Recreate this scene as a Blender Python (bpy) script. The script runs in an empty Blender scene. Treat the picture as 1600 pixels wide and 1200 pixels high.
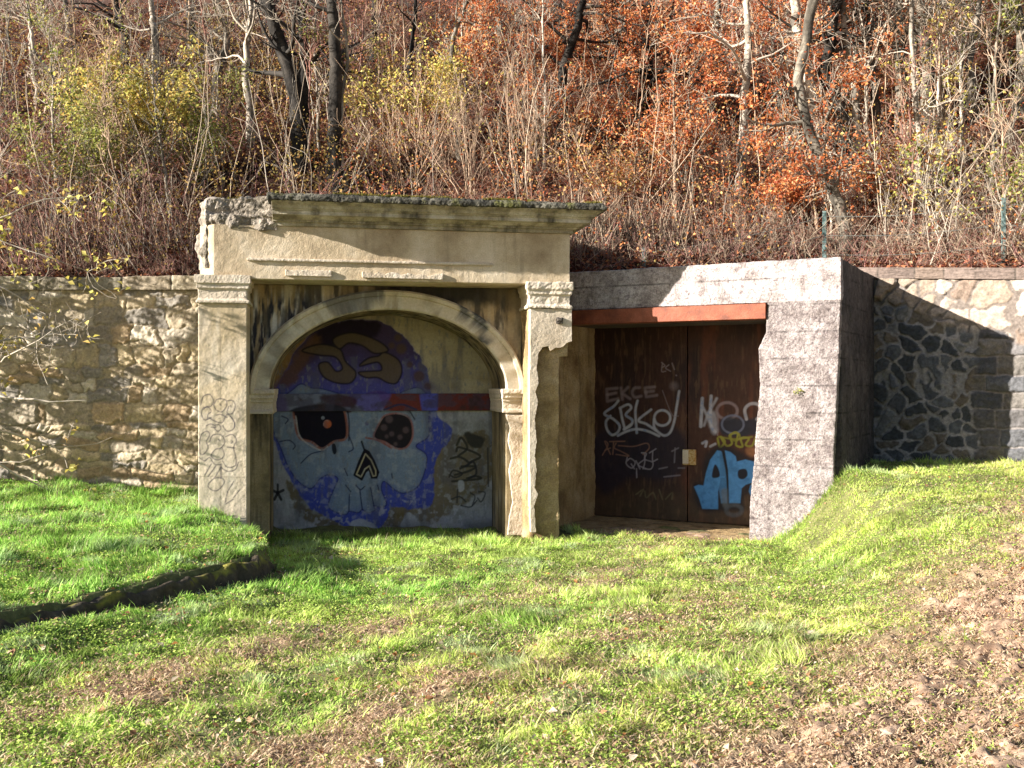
import bpy, bmesh, math
import numpy as np
from mathutils import Vector

rad = math.radians
sc = bpy.context.scene
C = sc.collection
rng = np.random.default_rng(7)

# ------------------------------------------------------------------ camera, sky, sun, exposure
CAM = np.array([0.0, 0.0, 2.0]); F = 1600.0
cam_d = bpy.data.cameras.new("camera"); cam = bpy.data.objects.new("camera", cam_d); C.objects.link(cam)
cam.location = CAM; cam.rotation_euler = (rad(90), 0, 0)
cam_d.sensor_width = 36; cam_d.lens = 36; cam_d.clip_end = 500
sc.camera = cam
SUN_AZ, SUN_EL = 20.5, 19.0          # degrees from -X towards the viewer, and above the horizon
sx, sy, sz = -math.cos(rad(SUN_AZ))*math.cos(rad(SUN_EL)), -math.sin(rad(SUN_AZ))*math.cos(rad(SUN_EL)), math.sin(rad(SUN_EL))
w = bpy.data.worlds.new("World"); sc.world = w; w.use_nodes = True
nt = w.node_tree; bg = nt.nodes["Background"]; sky = nt.nodes.new("ShaderNodeTexSky")
sky.sky_type = 'NISHITA'; sky.sun_disc = False
sky.sun_elevation = rad(SUN_EL); sky.sun_rotation = math.atan2(sx, sy)
nt.links.new(sky.outputs[0], bg.inputs[0]); bg.inputs[1].default_value = 0.05
sun_d = bpy.data.lights.new("sun", 'SUN'); sun = bpy.data.objects.new("sun", sun_d); C.objects.link(sun)
sun_d.energy = 5.0; sun_d.angle = rad(0.5); sun_d.color = (1.0, 0.94, 0.86)
sun.rotation_euler = Vector((sx, sy, sz)).to_track_quat('Z', 'Y').to_euler()
sun.location = (-20, -5, 15)
vs = sc.view_settings
vs.view_transform = 'Standard'; vs.look = 'None'; vs.gamma = 1; vs.use_curve_mapping = False; vs.exposure = 1.85

# ------------------------------------------------------------------ noise
def _hash(ix, iy, iz, seed):
    h = (ix.astype(np.int64)*374761393 + iy.astype(np.int64)*668265263 + iz.astype(np.int64)*2147483647 + seed*974634777) & 0xffffffff
    h = ((h ^ (h >> 13))*1274126177) & 0xffffffff
    h = ((h ^ (h >> 16))*2246822519) & 0xffffffff
    return ((h ^ (h >> 15)) & 0xffffff)/float(0xffffff)
def vnoise(x, y, seed=0):
    x = np.asarray(x, float); y = np.asarray(y, float)
    ix = np.floor(x); iy = np.floor(y); fx = x-ix; fy = y-iy
    fx = fx*fx*(3-2*fx); fy = fy*fy*(3-2*fy); z = np.zeros_like(ix)
    a = _hash(ix, iy, z, seed); b = _hash(ix+1, iy, z, seed); c = _hash(ix, iy+1, z, seed); d = _hash(ix+1, iy+1, z, seed)
    return (a*(1-fx)+b*fx)*(1-fy)+(c*(1-fx)+d*fx)*fy
def fbm(x, y, seed=0, o=4):
    s = 0; a = 0.5; t = 0
    for k in range(o):
        s = s + a*vnoise(np.asarray(x)*2**k+k*17.3, np.asarray(y)*2**k-k*9.1, seed+k); t += a; a *= 0.5
    return s/t            # 0..1
def sstep(a, b, x):
    t = np.clip((x-a)/(b-a), 0, 1); return t*t*(3-2*t)
def lerp(a, b, t): return a+(b-a)*t

# ------------------------------------------------------------------ mesh and object helpers
def np_mesh(name, V, faces, mat, col=None, smooth=False):
    """faces: list of int arrays (n, k)"""
    me = bpy.data.meshes.new(name)
    V = np.asarray(V, np.float32)
    me.vertices.add(len(V)); me.vertices.foreach_set('co', V.ravel())
    loops = np.concatenate([f.ravel() for f in faces]).astype(np.int32)
    tot = np.concatenate([np.full(len(f), f.shape[1], np.int32) for f in faces])
    st = np.concatenate([[0], np.cumsum(tot)[:-1]]).astype(np.int32)
    me.loops.add(len(loops)); me.loops.foreach_set('vertex_index', loops)
    me.polygons.add(len(tot)); me.polygons.foreach_set('loop_start', st); me.polygons.foreach_set('loop_total', tot)
    if smooth: me.polygons.foreach_set('use_smooth', np.ones(len(tot), bool))
    me.update(calc_edges=True)
    if col is not None:
        ca = me.color_attributes.new('Col', 'FLOAT_COLOR', 'POINT')
        c4 = np.ones((len(V), 4), np.float32); c4[:, :3] = col
        ca.data.foreach_set('color', c4.ravel())
    if mat is not None: me.materials.append(mat)
    return me
def link(name, me, parent=None):
    o = bpy.data.objects.new(name, me); C.objects.link(o)
    if parent is not None: o.parent = parent
    return o
def tag(o, label=None, cat=None, group=None, kind=None):
    if label: o['label'] = label
    if cat: o['category'] = cat
    if group: o['group'] = group
    if kind: o['kind'] = kind
    return o
def empty(name, loc, rz=0, label=None, cat=None, group=None):
    o = bpy.data.objects.new(name, None); C.objects.link(o); o.empty_display_size = 0.2
    o.location = loc; o.rotation_euler = (0, 0, rz)
    return tag(o, label, cat, group)
def bm_obj(name, bm, mat, parent=None):
    bmesh.ops.recalc_face_normals(bm, faces=bm.faces)
    me = bpy.data.meshes.new(name); bm.to_mesh(me); bm.free(); me.materials.append(mat)
    return link(name, me, parent)
def add_prism(bm, pts, y0, y1):
    """pts: (x, z) outline, extruded in y from y0 to y1"""
    a = [bm.verts.new((p[0], y0, p[1])) for p in pts]; b = [bm.verts.new((p[0], y1, p[1])) for p in pts]
    n = len(pts)
    bm.faces.new(a); bm.faces.new(b[::-1])
    for i in range(n): bm.faces.new((a[i], a[(i+1) % n], b[(i+1) % n], b[i]))
def add_plan(bm, pts, z0, z1):
    a = [bm.verts.new((p[0], p[1], z0)) for p in pts]; b = [bm.verts.new((p[0], p[1], z1)) for p in pts]
    n = len(pts); bm.faces.new(a); bm.faces.new(b[::-1])
    for i in range(n): bm.faces.new((a[i], a[(i+1) % n], b[(i+1) % n], b[i]))
def add_box(bm, x0, x1, y0, y1, z0, z1): add_prism(bm, [(x0, z0), (x1, z0), (x1, z1), (x0, z1)], y0, y1)
_tex = {}
def cloud(scale, depth=3):
    k = (scale, depth)
    if k not in _tex:
        t = bpy.data.textures.new("clouds", 'CLOUDS'); t.noise_scale = scale; t.noise_depth = depth; _tex[k] = t
    return _tex[k]
def weather(o, vox=0.014, disp=((0.25, 0.03), (0.05, 0.014))):
    m = o.modifiers.new('remesh', 'REMESH'); m.mode = 'VOXEL'; m.voxel_size = vox; m.use_smooth_shade = False
    for s, a in disp:
        d = o.modifiers.new('displace', 'DISPLACE'); d.texture = cloud(s); d.strength = a; d.mid_level = 0.5
    return o
def bevel(o, wd=0.012, seg=2):
    m = o.modifiers.new('bevel', 'BEVEL'); m.width = wd; m.segments = seg; m.limit_method = 'ANGLE'; return o

class Frame:
    """an upright plane in the world: origin, angle; local x along it, local y into depth"""
    def __init__(s, ox, oy, ang): s.o = np.array([ox, oy]); s.a = ang; s.u = np.array([math.cos(ang), math.sin(ang)]); s.v = np.array([-math.sin(ang), math.cos(ang)])
    def loc(s, px, py, d=0.0):
        k = (px-800)/F
        o = s.o+s.v*d                       # point o+u*t has X = k*Y
        t = (k*o[1]-o[0])/(s.u[0]-k*s.u[1]); Y = o[1]+s.u[1]*t
        return t, 2+(600-py)/F*Y
    def topx(s, x, d, z):
        X = s.o[0]+s.u[0]*x+s.v[0]*d; Y = s.o[1]+s.u[1]*x+s.v[1]*d
        return 800+F*X/Y, 600-F*(z-2)/Y
    def pts(s, lst, d=0.0): return [s.loc(px, py, d) for px, py in lst]

def sheet(name, x0, x1, z0, z1, res, relief, mat, parent, y=0.0, thick=0.3, ztop=None, keep=None):
    """dense upright slab; relief(x, z) -> (height towards viewer, colour); ztop(x) optional"""
    nx = max(2, int((x1-x0)/res)+1); nz = max(2, int((z1-z0)/res)+1)
    xs = np.linspace(x0, x1, nx); t = np.linspace(0, 1, nz)
    X, T = np.meshgrid(xs, t)
    top = ztop(X) if ztop is not None else z1
    Z = z0+(top-z0)*T
    h, col = relief(X.ravel(), Z.ravel())
    V = np.stack([X.ravel(), y-h, Z.ravel()], 1)
    idx = np.arange(nx*nz).reshape(nz, nx)
    f = np.stack([idx[:-1, :-1], idx[:-1, 1:], idx[1:, 1:], idx[1:, :-1]], -1).reshape(-1, 4)
    if keep is not None:
        fc = V[f].mean(1); f = f[keep(fc[:, 0], fc[:, 2])]
        me = np_mesh(name, V, [f], mat, col, True); return link(name, me, parent)
    ring = np.concatenate([idx[0, :], idx[1:, -1], idx[-1, -2::-1], idx[-2:0:-1, 0]])
    Vb = V[ring].copy(); Vb[:, 1] = y+thick; b = len(V)+np.arange(len(ring))
    f2 = np.stack([ring, b, np.roll(b, -1), np.roll(ring, -1)], 1)
    V2 = np.concatenate([V, Vb]); col2 = np.concatenate([col, col[ring]])
    me = np_mesh(name, V2, [f, f2, b[None, ::-1]], mat, col2)
    me.polygons.foreach_set('use_smooth', np.concatenate([np.ones(len(f), bool), np.zeros(len(f2)+1, bool)]))
    return link(name, me, parent)

# ------------------------------------------------------------------ materials
def new_mat(name):
    m = bpy.data.materials.new(name); m.use_nodes = True
    n = m.node_tree.nodes; b = n["Principled BSDF"]; b.inputs['Roughness'].default_value = 0.9
    b.inputs['Specular IOR Level'].default_value = 0.25
    return m, m.node_tree, b
def nnoise(t, scale, detail=6, rough=0.6, stretch=None, coord='Object'):
    tc = t.nodes.new('ShaderNodeTexCoord'); out = tc.outputs[coord]
    if stretch:
        mp = t.nodes.new('ShaderNodeMapping'); mp.inputs['Scale'].default_value = stretch
        t.links.new(out, mp.inputs[0]); out = mp.outputs[0]
    n = t.nodes.new('ShaderNodeTexNoise'); n.inputs['Scale'].default_value = scale
    n.inputs['Detail'].default_value = detail; n.inputs['Roughness'].default_value = rough
    t.links.new(out, n.inputs['Vector']); return n.outputs['Fac']
def nramp(t, fac, stops):
    r = t.nodes.new('ShaderNodeValToRGB'); e = r.color_ramp.elements
    while len(e) < len(stops): e.new(0.5)
    for i, (p, c) in enumerate(stops): e[i].position = p; e[i].color = (*c, 1)
    t.links.new(fac, r.inputs[0]); return r.outputs[0]
def nmix(t, a, b, fac=None, mode='MIX', val=1.0):
    m = t.nodes.new('ShaderNodeMix'); m.data_type = 'RGBA'; m.blend_type = mode
    if fac is None: m.inputs[0].default_value = val
    else: t.links.new(fac, m.inputs[0])
    for s, x in ((6, a), (7, b)):
        if isinstance(x, tuple): m.inputs[s].default_value = (*x, 1)
        else: t.links.new(x, m.inputs[s])
    return m.outputs[2]
def nbump(t, b, fac, dist=0.01, strength=0.6):
    n = t.nodes.new('ShaderNodeBump'); n.inputs['Distance'].default_value = dist; n.inputs['Strength'].default_value = strength
    t.links.new(fac, n.inputs['Height']); t.links.new(n.outputs[0], b.inputs['Normal'])
def g(v): return (v, v, v)

def stone_mat(name, cols, scale=2.0, streak=0.6, dark=(0.05, 0.045, 0.035), speck=0.25, bump=0.008, forms=False, moss=None, streak_lo=0.5):
    m, t, b = new_mat(name)
    k = len(cols); stops = [(0.3+0.4*i/(k-1), c) for i, c in enumerate(cols)]
    col = nramp(t, nnoise(t, scale, 7, 0.62), stops)
    fine = nnoise(t, 60, 4, 0.7)
    col = nmix(t, col, nramp(t, fine, [(0.3, g(1-speck)), (0.7, g(1+speck*0.4))]), mode='MULTIPLY')
    if streak > 0:
        sf = nramp(t, nnoise(t, 1.0, 6, 0.6, (7, 7, 0.7)), [(streak_lo, g(0)), (streak_lo+0.2, g(streak))])
        col = nmix(t, col, dark, sf)
    if forms:       # shutter board lines
        tc = t.nodes.new('ShaderNodeTexCoord'); sp = t.nodes.new('ShaderNodeSeparateXYZ'); t.links.new(tc.outputs['Object'], sp.inputs[0])
        q = t.nodes.new('ShaderNodeMath'); q.operation = 'PINGPONG'; q.inputs[1].default_value = 0.165; t.links.new(sp.outputs[2], q.inputs[0])
        ln = nramp(t, q.outputs[0], [(0.0, g(0.3)), (0.018, g(1))])
        brk = nramp(t, nnoise(t, 2.6, 5), [(0.42, g(0)), (0.56, g(0.9))])
        pit = nramp(t, nnoise(t, 17, 8, 0.75), [(0.36, (0.45, 0.40, 0.42)), (0.5, g(1)), (0.64, g(1.25))]); col = nmix(t, col, pit, mode='MULTIPLY')
        col = nmix(t, col, nmix(t, col, ln, mode='MULTIPLY'), brk)
    if moss:
        mf = nramp(t, nnoise(t, 2.6, 8, 0.7), [(0.52, g(0)), (0.64, g(0.8))]); col = nmix(t, col, moss, mf)
    t.links.new(col, b.inputs['Base Color'])
    a = t.nodes.new('ShaderNodeMath'); a.operation = 'ADD'; t.links.new(nnoise(t, 22, 8, 0.7), a.inputs[0]); t.links.new(fine, a.inputs[1])
    nbump(t, b, a.outputs[0], bump, 0.8)
    return m
def attr_mat(name, speck=0.3, scale=30, bump=0.006, rough=0.9, bscale=40):
    m, t, b = new_mat(name); b.inputs['Roughness'].default_value = rough
    a = t.nodes.new('ShaderNodeAttribute'); a.attribute_name = 'Col'
    col = nmix(t, a.outputs['Color'], nramp(t, nnoise(t, scale, 6, 0.7), [(0.28, g(1-speck)), (0.72, g(1+speck*0.5))]), mode='MULTIPLY')
    t.links.new(col, b.inputs['Base Color'])
    if bump: nbump(t, b, nnoise(t, bscale, 6, 0.7), bump, 0.8)
    return m
def leaf_mat(name, trans=0.35):
    m, t, b = new_mat(name)
    a = t.nodes.new('ShaderNodeAttribute'); a.attribute_name = 'Col'
    t.links.new(a.outputs['Color'], b.inputs['Base Color']); b.inputs['Roughness'].default_value = 0.6
    tr = t.nodes.new('ShaderNodeBsdfTranslucent'); t.links.new(a.outputs['Color'], tr.inputs[0])
    mx = t.nodes.new('ShaderNodeMixShader'); mx.inputs[0].default_value = trans
    t.links.new(b.outputs[0], mx.inputs[1]); t.links.new(tr.outputs[0], mx.inputs[2])
    t.links.new(mx.outputs[0], t.nodes['Material Output'].inputs[0]); return m

M_plaster = stone_mat('ochre_plaster', [(0.28, 0.205, 0.125), (0.50, 0.40, 0.27), (0.68, 0.585, 0.45)], 1.6, 0.5, (0.09, 0.07, 0.045), streak_lo=0.56)
M_pil = stone_mat('pale_plaster', [(0.44, 0.355, 0.26), (0.56, 0.475, 0.37), (0.68, 0.60, 0.50)], 1.8, 0.25, streak_lo=0.6)
M_spandrel = stone_mat('stained_plaster', [(0.06, 0.05, 0.035), (0.25, 0.19, 0.10), (0.37, 0.29, 0.17), (0.50, 0.45, 0.36)], 1.7, 0.97, (0.015, 0.015, 0.015), streak_lo=0.44)
M_cornice = stone_mat('weathered_cornice', [(0.13, 0.11, 0.08), (0.40, 0.35, 0.25), (0.66, 0.61, 0.52)], 3.0, 0.75, (0.025, 0.025, 0.02), bump=0.014, streak_lo=0.5)
M_core = stone_mat('bare_masonry', [(0.18, 0.11, 0.05), (0.36, 0.25, 0.125), (0.50, 0.38, 0.23)], 2.6, 0.6, (0.04, 0.03, 0.02), bump=0.02, speck=0.4)
M_crumb = stone_mat('crumbled_masonry', [(0.07, 0.06, 0.045), (0.28, 0.24, 0.19), (0.46, 0.40, 0.35)], 5.0, 0.3, bump=0.02, speck=0.4)
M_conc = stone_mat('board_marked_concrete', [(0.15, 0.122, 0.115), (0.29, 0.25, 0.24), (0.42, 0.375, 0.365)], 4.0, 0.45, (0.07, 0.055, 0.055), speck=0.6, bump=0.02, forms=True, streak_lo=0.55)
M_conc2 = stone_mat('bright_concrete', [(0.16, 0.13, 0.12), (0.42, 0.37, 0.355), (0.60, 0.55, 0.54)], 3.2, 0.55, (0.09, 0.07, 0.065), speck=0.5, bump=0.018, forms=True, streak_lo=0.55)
M_shaded = stone_mat('shaded_concrete', [(0.03, 0.027, 0.027), (0.08, 0.07, 0.067), (0.15, 0.13, 0.12)], 3.0, 0.6, (0.04, 0.035, 0.035), speck=0.4, bump=0.015, forms=True)  # portal side wall: stained concrete, its base colour darkened to paint in the shade
M_rust = stone_mat('red_oxide_paint', [(0.13, 0.04, 0.022), (0.24, 0.065, 0.03), (0.31, 0.10, 0.055)], 5.0, 0.4, (0.08, 0.03, 0.02), bump=0.004, speck=0.3)
M_rust.node_tree.nodes['Principled BSDF'].inputs['Roughness'].default_value = 0.55
M_dark = stone_mat('dark_jamb', [(0.05, 0.045, 0.04), (0.10, 0.085, 0.07), (0.16, 0.13, 0.1)], 3.0, 0.5)
M_paint = attr_mat('painted_wall', 0.22, 35, 0.004)
M_door = attr_mat('painted_steel_door', 0.3, 9, 0.0015, 0.55, 60)
M_stone = attr_mat('rubble_stone', 0.5, 26, 0.014, 0.95, 34)
M_ground = attr_mat('earth', 0.5, 40, 0.01, 1.0, 30)
M_bark = attr_mat('bark', 0.7, 16, 0.02, 0.95, 22)
M_twig = attr_mat('twig_bark', 0.0, 20, 0, 0.85)
M_leaf = leaf_mat('autumn_leaf', 0.4)
M_grass = leaf_mat('grass_blade', 0.45)
M_litter = attr_mat('leaf_litter', 0.6, 14, 0.03, 1.0, 16)
M_moss = attr_mat('moss', 0.4, 60, 0.01)
m_, t_, b_ = new_mat('galvanised_steel'); t_.links.new(nramp(t_, nnoise(t_, 14), [(0.4, (0.04, 0.07, 0.065)), (0.62, (0.20, 0.28, 0.27))]), b_.inputs['Base Color']); b_.inputs['Roughness'].default_value = 0.5; M_steel = m_
m_, t_, b_ = new_mat('ochre_lock_paint'); t_.links.new(nramp(t_, nnoise(t_, 40), [(0.4, (0.33, 0.17, 0.04)), (0.6, (0.5, 0.38, 0.2))]), b_.inputs['Base Color']); M_lock = m_
m_, t_, b_ = new_mat('galvanised_wire'); t_.links.new(nramp(t_, nnoise(t_, 14), [(0.35, (0.08, 0.09, 0.08)), (0.65, (0.18, 0.19, 0.18))]), b_.inputs['Base Color']); M_wire = m_

# ------------------------------------------------------------------ paint canvases (digitised graffiti)
def catmull(p, n=8, closed=False):
    p = np.asarray(p, float)
    if closed: q = np.concatenate([p[-1:], p, p[:2]])
    else: q = np.concatenate([2*p[:1]-p[1:2], p, 2*p[-1:]-p[-2:-1]])
    out = []
    for i in range(1, len(q)-2):
        t = np.linspace(0, 1, n, endpoint=False)[:, None]
        a, b, c, d = q[i-1], q[i], q[i+1], q[i+2]
        out.append(0.5*((2*b)+(-a+c)*t+(2*a-5*b+4*c-d)*t*t+(-a+3*b-3*c+d)*t**3))
    if not closed: out.append(q[-2:-1])
    return np.concatenate(out)
class Canvas:
    def __init__(s, x0, y0, x1, y1, base, sc=2.0):
        s.x0, s.y0, s.sc = x0, y0, sc
        s.w = int((x1-x0)*sc); s.h = int((y1-y0)*sc)
        yy, xx = np.mgrid[0:s.h, 0:s.w]; s.X = x0+(xx+.5)/sc; s.Y = y0+(yy+.5)/sc
        s.a = np.empty((s.h, s.w, 3)); s.a[:] = base
    def _box(s, p, m):
        a = max(0, int((p[:, 0].min()-m-s.x0)*s.sc)); b = min(s.w, int((p[:, 0].max()+m-s.x0)*s.sc)+2)
        c = max(0, int((p[:, 1].min()-m-s.y0)*s.sc)); d = min(s.h, int((p[:, 1].max()+m-s.y0)*s.sc)+2)
        return slice(c, d), slice(a, b)
    def _put(s, sl, al, col):
        al = np.clip(al, 0, 1)[..., None]; s.a[sl] = s.a[sl]*(1-al)+np.array(col)*al
    def _segd(s, X, Y, p):
        D = np.full(X.shape, 1e9)
        for (ax, ay), (bx, by) in zip(p[:-1], p[1:]):
            dx, dy = bx-ax, by-ay; L = dx*dx+dy*dy+1e-9
            t = np.clip(((X-ax)*dx+(Y-ay)*dy)/L, 0, 1); D = np.minimum(D, np.hypot(X-ax-t*dx, Y-ay-t*dy))
        return D
    def stroke(s, p, wd, col, al=1.0, soft=0.7, smooth=True, closed=False):
        p = catmull(p, 7, closed) if smooth and len(p) > 2 else np.asarray(p, float)
        if closed: p = np.concatenate([p, p[:1]])
        sl = s._box(p, wd+soft*2+1)
        D = s._segd(s.X[sl], s.Y[sl], p)
        s._put(sl, al*(1-sstep(wd/2-soft/2, wd/2+soft, D)), col)
    def fill(s, p, col, al=1.0, soft=0.8, smooth=True, rag=0.0, seed=3):
        p = catmull(p, 6, True) if smooth else np.asarray(p, float)
        q = np.concatenate([p, p[:1]]); sl = s._box(q, soft*2+rag+1); X, Y = s.X[sl], s.Y[sl]
        inside = np.zeros(X.shape, bool)
        for (ax, ay), (bx, by) in zip(q[:-1], q[1:]):
            if ay == by: continue
            inside ^= ((ay > Y) != (by > Y)) & (X < (bx-ax)*(Y-ay)/(by-ay)+ax)
        D = s._segd(X, Y, q); D = np.where(inside, D, -D)
        if rag: D = D+(fbm(X/9, Y/9, seed)-0.5)*rag*2
        s._put(sl, al*sstep(-soft, soft, D), col)
    def disc(s, x, y, r, col, al=1.0, soft=0.8):
        sl = s._box(np.array([[x-r, y-r], [x+r, y+r]]), soft*2); D = np.hypot(s.X[sl]-x, s.Y[sl]-y)
        s._put(sl, al*(1-sstep(r-soft, r+soft, D)), col)
    def ring(s, x, y, rx, ry, wd, col, al=1.0, soft=0.7, a0=0, a1=360):
        t = np.radians(np.linspace(a0, a1, 28)); s.stroke(np.stack([x+rx*np.cos(t), y+ry*np.sin(t)], 1), wd, col, al, soft, smooth=False)
    def noise(s, scale, lo, hi, col, al, seed=0, sx=1.0, sy=1.0, region=None):
        n = fbm(s.X/scale*sx, s.Y/scale*sy, seed, 5); A = al*sstep(lo, hi, n)
        if region is not None: A = A*region
        s._put((slice(None), slice(None)), A, col)
    def sample(s, px, py):
        fx = np.clip((px-s.x0)*s.sc-.5, 0, s.w-1.001); fy = np.clip((py-s.y0)*s.sc-.5, 0, s.h-1.001)
        ix = fx.astype(int); iy = fy.astype(int); u = (fx-ix)[:, None]; v = (fy-iy)[:, None]
        A = s.a
        return (A[iy, ix]*(1-u)+A[iy, ix+1]*u)*(1-v)+(A[iy+1, ix]*(1-u)+A[iy+1, ix+1]*u)*v

# ------------------------------------------------------------------ terrain functions (world coordinates)
def edge_x(Y): return np.interp(Y, [2, 4, 6.75, 7.5, 8.5, 9.1, 9.8, 11.3, 12.2, 13], [-4.9, -4.3, -3.37, -2.95, -2.42, -2.22, -2.25, -2.6, -3.0, -3.1])
def ground_z(X, Y):
    X = np.asarray(X, float); Y = np.asarray(Y, float)
    Xc = np.clip(X, -12, 12); Yc = np.clip(Y, 0, 15)
    lane = 0.38-(np.clip(Yc, 2, 13)-4)*0.0385
    lane = np.where(Yc < 4, 0.38+(4-Yc)*0.0, lane)
    Yb = np.clip(Yc, 3, 12.6)
    toe = np.interp(Yb, [3, 4, 8, 11.2, 12.6], [0.3, 0.6, 2.1, 3.0, 3.2]); hb = np.interp(Yb, [3, 5, 8, 12.1], [0.05, 0.15, 0.42, 0.86]); wb = np.interp(Yb, [3, 5, 9, 12], [3.8, 3.4, 2.1, 0.95])
    right = hb*sstep(0, 1, (Xc-toe)/wb)+0.035*np.clip(Xc-toe-wb, 0, 9)
    ex = edge_x(Yc)
    zb = 0.47+0.062*np.clip(ex-Xc, 0, 8)-0.10*sstep(10, 12, Yc)*sstep(1.2, 0, ex-Xc)
    wl = np.interp(Yc, [0, 9.6, 11.5, 13], [0.06, 0.06, 0.55, 0.5])
    k = sstep(0, 1, (ex-Xc)/wl)
    k = k*sstep(14.8, 14.2, Yc)+0*k
    z = lane+right+0.10*sstep(1.2, .1, Xc-ex)*sstep(10.5, 9, Yc)
    z = np.where(k > 0, lerp(z, zb, k), z)
    z = z+(fbm(Xc*0.9, Yc*0.9, 11)-0.5)*0.07+(fbm(Xc*3.3, Yc*3.3, 12, 3)-0.5)*0.085
    far = sstep(14.0, 14.9, Y)
    return z-0.3*far
def hill_y0(X):
    return np.interp(X, [-60, -3.75, -3.6, 0.5, 5.0, 9.5, 60], [14.5, 14.5, 14.6, 14.6, 14.75, 11.3, 11.3])
def hill_z(X, Y):
    X = np.asarray(X, float); Y = np.asarray(Y, float); y0 = hill_y0(X)
    z0 = np.interp(X, [-60, -4, 0, 5, 8, 60], [3.40, 3.40, 3.45, 3.5, 3.42, 3.4])
    s = np.clip(Y-14.5+0.55*(14.5-y0), 0, 80)
    s2 = np.clip(Y-y0, 0, 80)
    return z0+0.62*lerp(s2, s, 0.3)+(fbm(X*0.35, Y*0.35, 5)-0.5)*1.1*sstep(0, 3, s2)+(fbm(X*1.6, Y*1.6, 8)-0.5)*0.22*sstep(0, 1, s2)
def hill_at(px, py):
    k = (px-800)/F; Y = np.arange(11.2, 60, 0.05); X = k*Y; z = 2+(600-py)/F*Y
    i = np.argmax((hill_z(X, Y) > z) & (Y > hill_y0(X)+.12)); return np.array([X[i], Y[i], hill_z(X[i], Y[i])])
def topx(P): return 800+F*P[..., 0]/P[..., 1], 600-F*(P[..., 2]-2)/P[..., 1]

# how bare the earth is at a ground point: two wheel tracks and the trampled corner
TRACKS = [[(-3.2, 4.2), (-2.1, 5.6), (-1.2, 7.0), (0.1, 8.6), (1.2, 10.6), (1.9, 12.6)], [(-1.9, 3.4), (-0.9, 5.0), (0.2, 6.3), (1.6, 8.2), (2.2, 10.2)]]
def bare(X, Y):
    X = np.asarray(X, float); Y = np.asarray(Y, float); d = np.full(X.shape, 9.0)
    Xw = X+(fbm(X*1.1, Y*1.1, 31)-.5)*0.9
    for tr in TRACKS:
        for (ax, ay), (bx, by) in zip(tr[:-1], tr[1:]):
            L = (bx-ax)**2+(by-ay)**2; t = np.clip(((Xw-ax)*(bx-ax)+(Y-ay)*(by-ay))/L, 0, 1)
            d = np.minimum(d, np.hypot(Xw-ax-t*(bx-ax), Y-ay-t*(by-ay)))
    n = fbm(X*2.6, Y*2.6, 21)
    trk = sstep(0.42, 0.08, d)*sstep(0.38, 0.62, n)*np.interp(Y, [4, 7, 10], [.95, .8, .5])
    # trampled corner: lower right
    q = (X-0.35)*0.75-(Y-4.55)*0.62+(fbm(X*1.5, Y*1.5, 44)-.5)*1.3
    corner = sstep(-0.35, 0.75, q)
    corner = corner*sstep(0.22, 0.5, n+corner*0.3)
    left = sstep(4.9, 4.2, Y)*sstep(0.45, 0.7, fbm(X*1.3, Y*1.3, 66))*0.8
    thr = sstep(0.5, 0.15, np.abs(Y-(13.55-0.5*(X-1.6))))*((X > 0.9) & (X < 3.2))
    global _wd; _wd = d
    return np.clip(np.maximum(np.maximum(trk, corner), np.maximum(left, thr)), 0, 1), corner

def worn(X, Y):
    b, c = bare(X, Y); d = _wd
    q = (X-0.1)*0.75-(Y-5.2)*0.62
    return np.clip(sstep(1.0, .2, d)*.8+sstep(-1.2, .8, q), 0, 1)

# ------------------------------------------------------------------ ground
xs = np.concatenate([np.linspace(-80, -10.5, 16), np.arange(-10, 9, 0.028), np.linspace(9.5, 80, 16)])
ys = np.concatenate([np.linspace(-60, 2.2, 14), np.arange(2.5, 14.9, 0.026), np.linspace(15.5, 30, 6)])
X, Y = np.meshgrid(xs, ys); br, cor = bare(X, Y)
Z = ground_z(X, Y)+(fbm(X*7, Y*7, 3)-.5)*0.03
Z += cor*(-np.clip(np.abs(fbm(X*4.5, Y*4.5, 13, 3)-.5), 0, .12)*0.35+(fbm(X*13, Y*13, 14)-.5)*0.11-np.clip(.42-fbm(X*6, Y*6, 19), 0, 1)*.35+0.03)
n1 = fbm(X*4, Y*4, 40)[..., None]; n2 = fbm(X*19, Y*19, 41)[..., None]
soil = lerp(np.array([0.14, 0.085, 0.055]), np.array([0.52, 0.36, 0.25]), sstep(0.3, 0.72, n1*0.5+n2*0.5))
turf = lerp(np.array([0.05, 0.06, 0.02]), np.array([0.22, 0.21, 0.08]), n2)
col = lerp(turf, soil, br[..., None])
idx = np.arange(X.size).reshape(X.shape)
f = np.stack([idx[:-1, :-1], idx[:-1, 1:], idx[1:, 1:], idx[1:, :-1]], -1).reshape(-1, 4)
go = link('ground', np_mesh('ground', np.stack([X.ravel(), Y.ravel(), Z.ravel()], 1), [f], M_ground, col.reshape(-1, 3), True)); tag(go, kind='structure')

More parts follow.
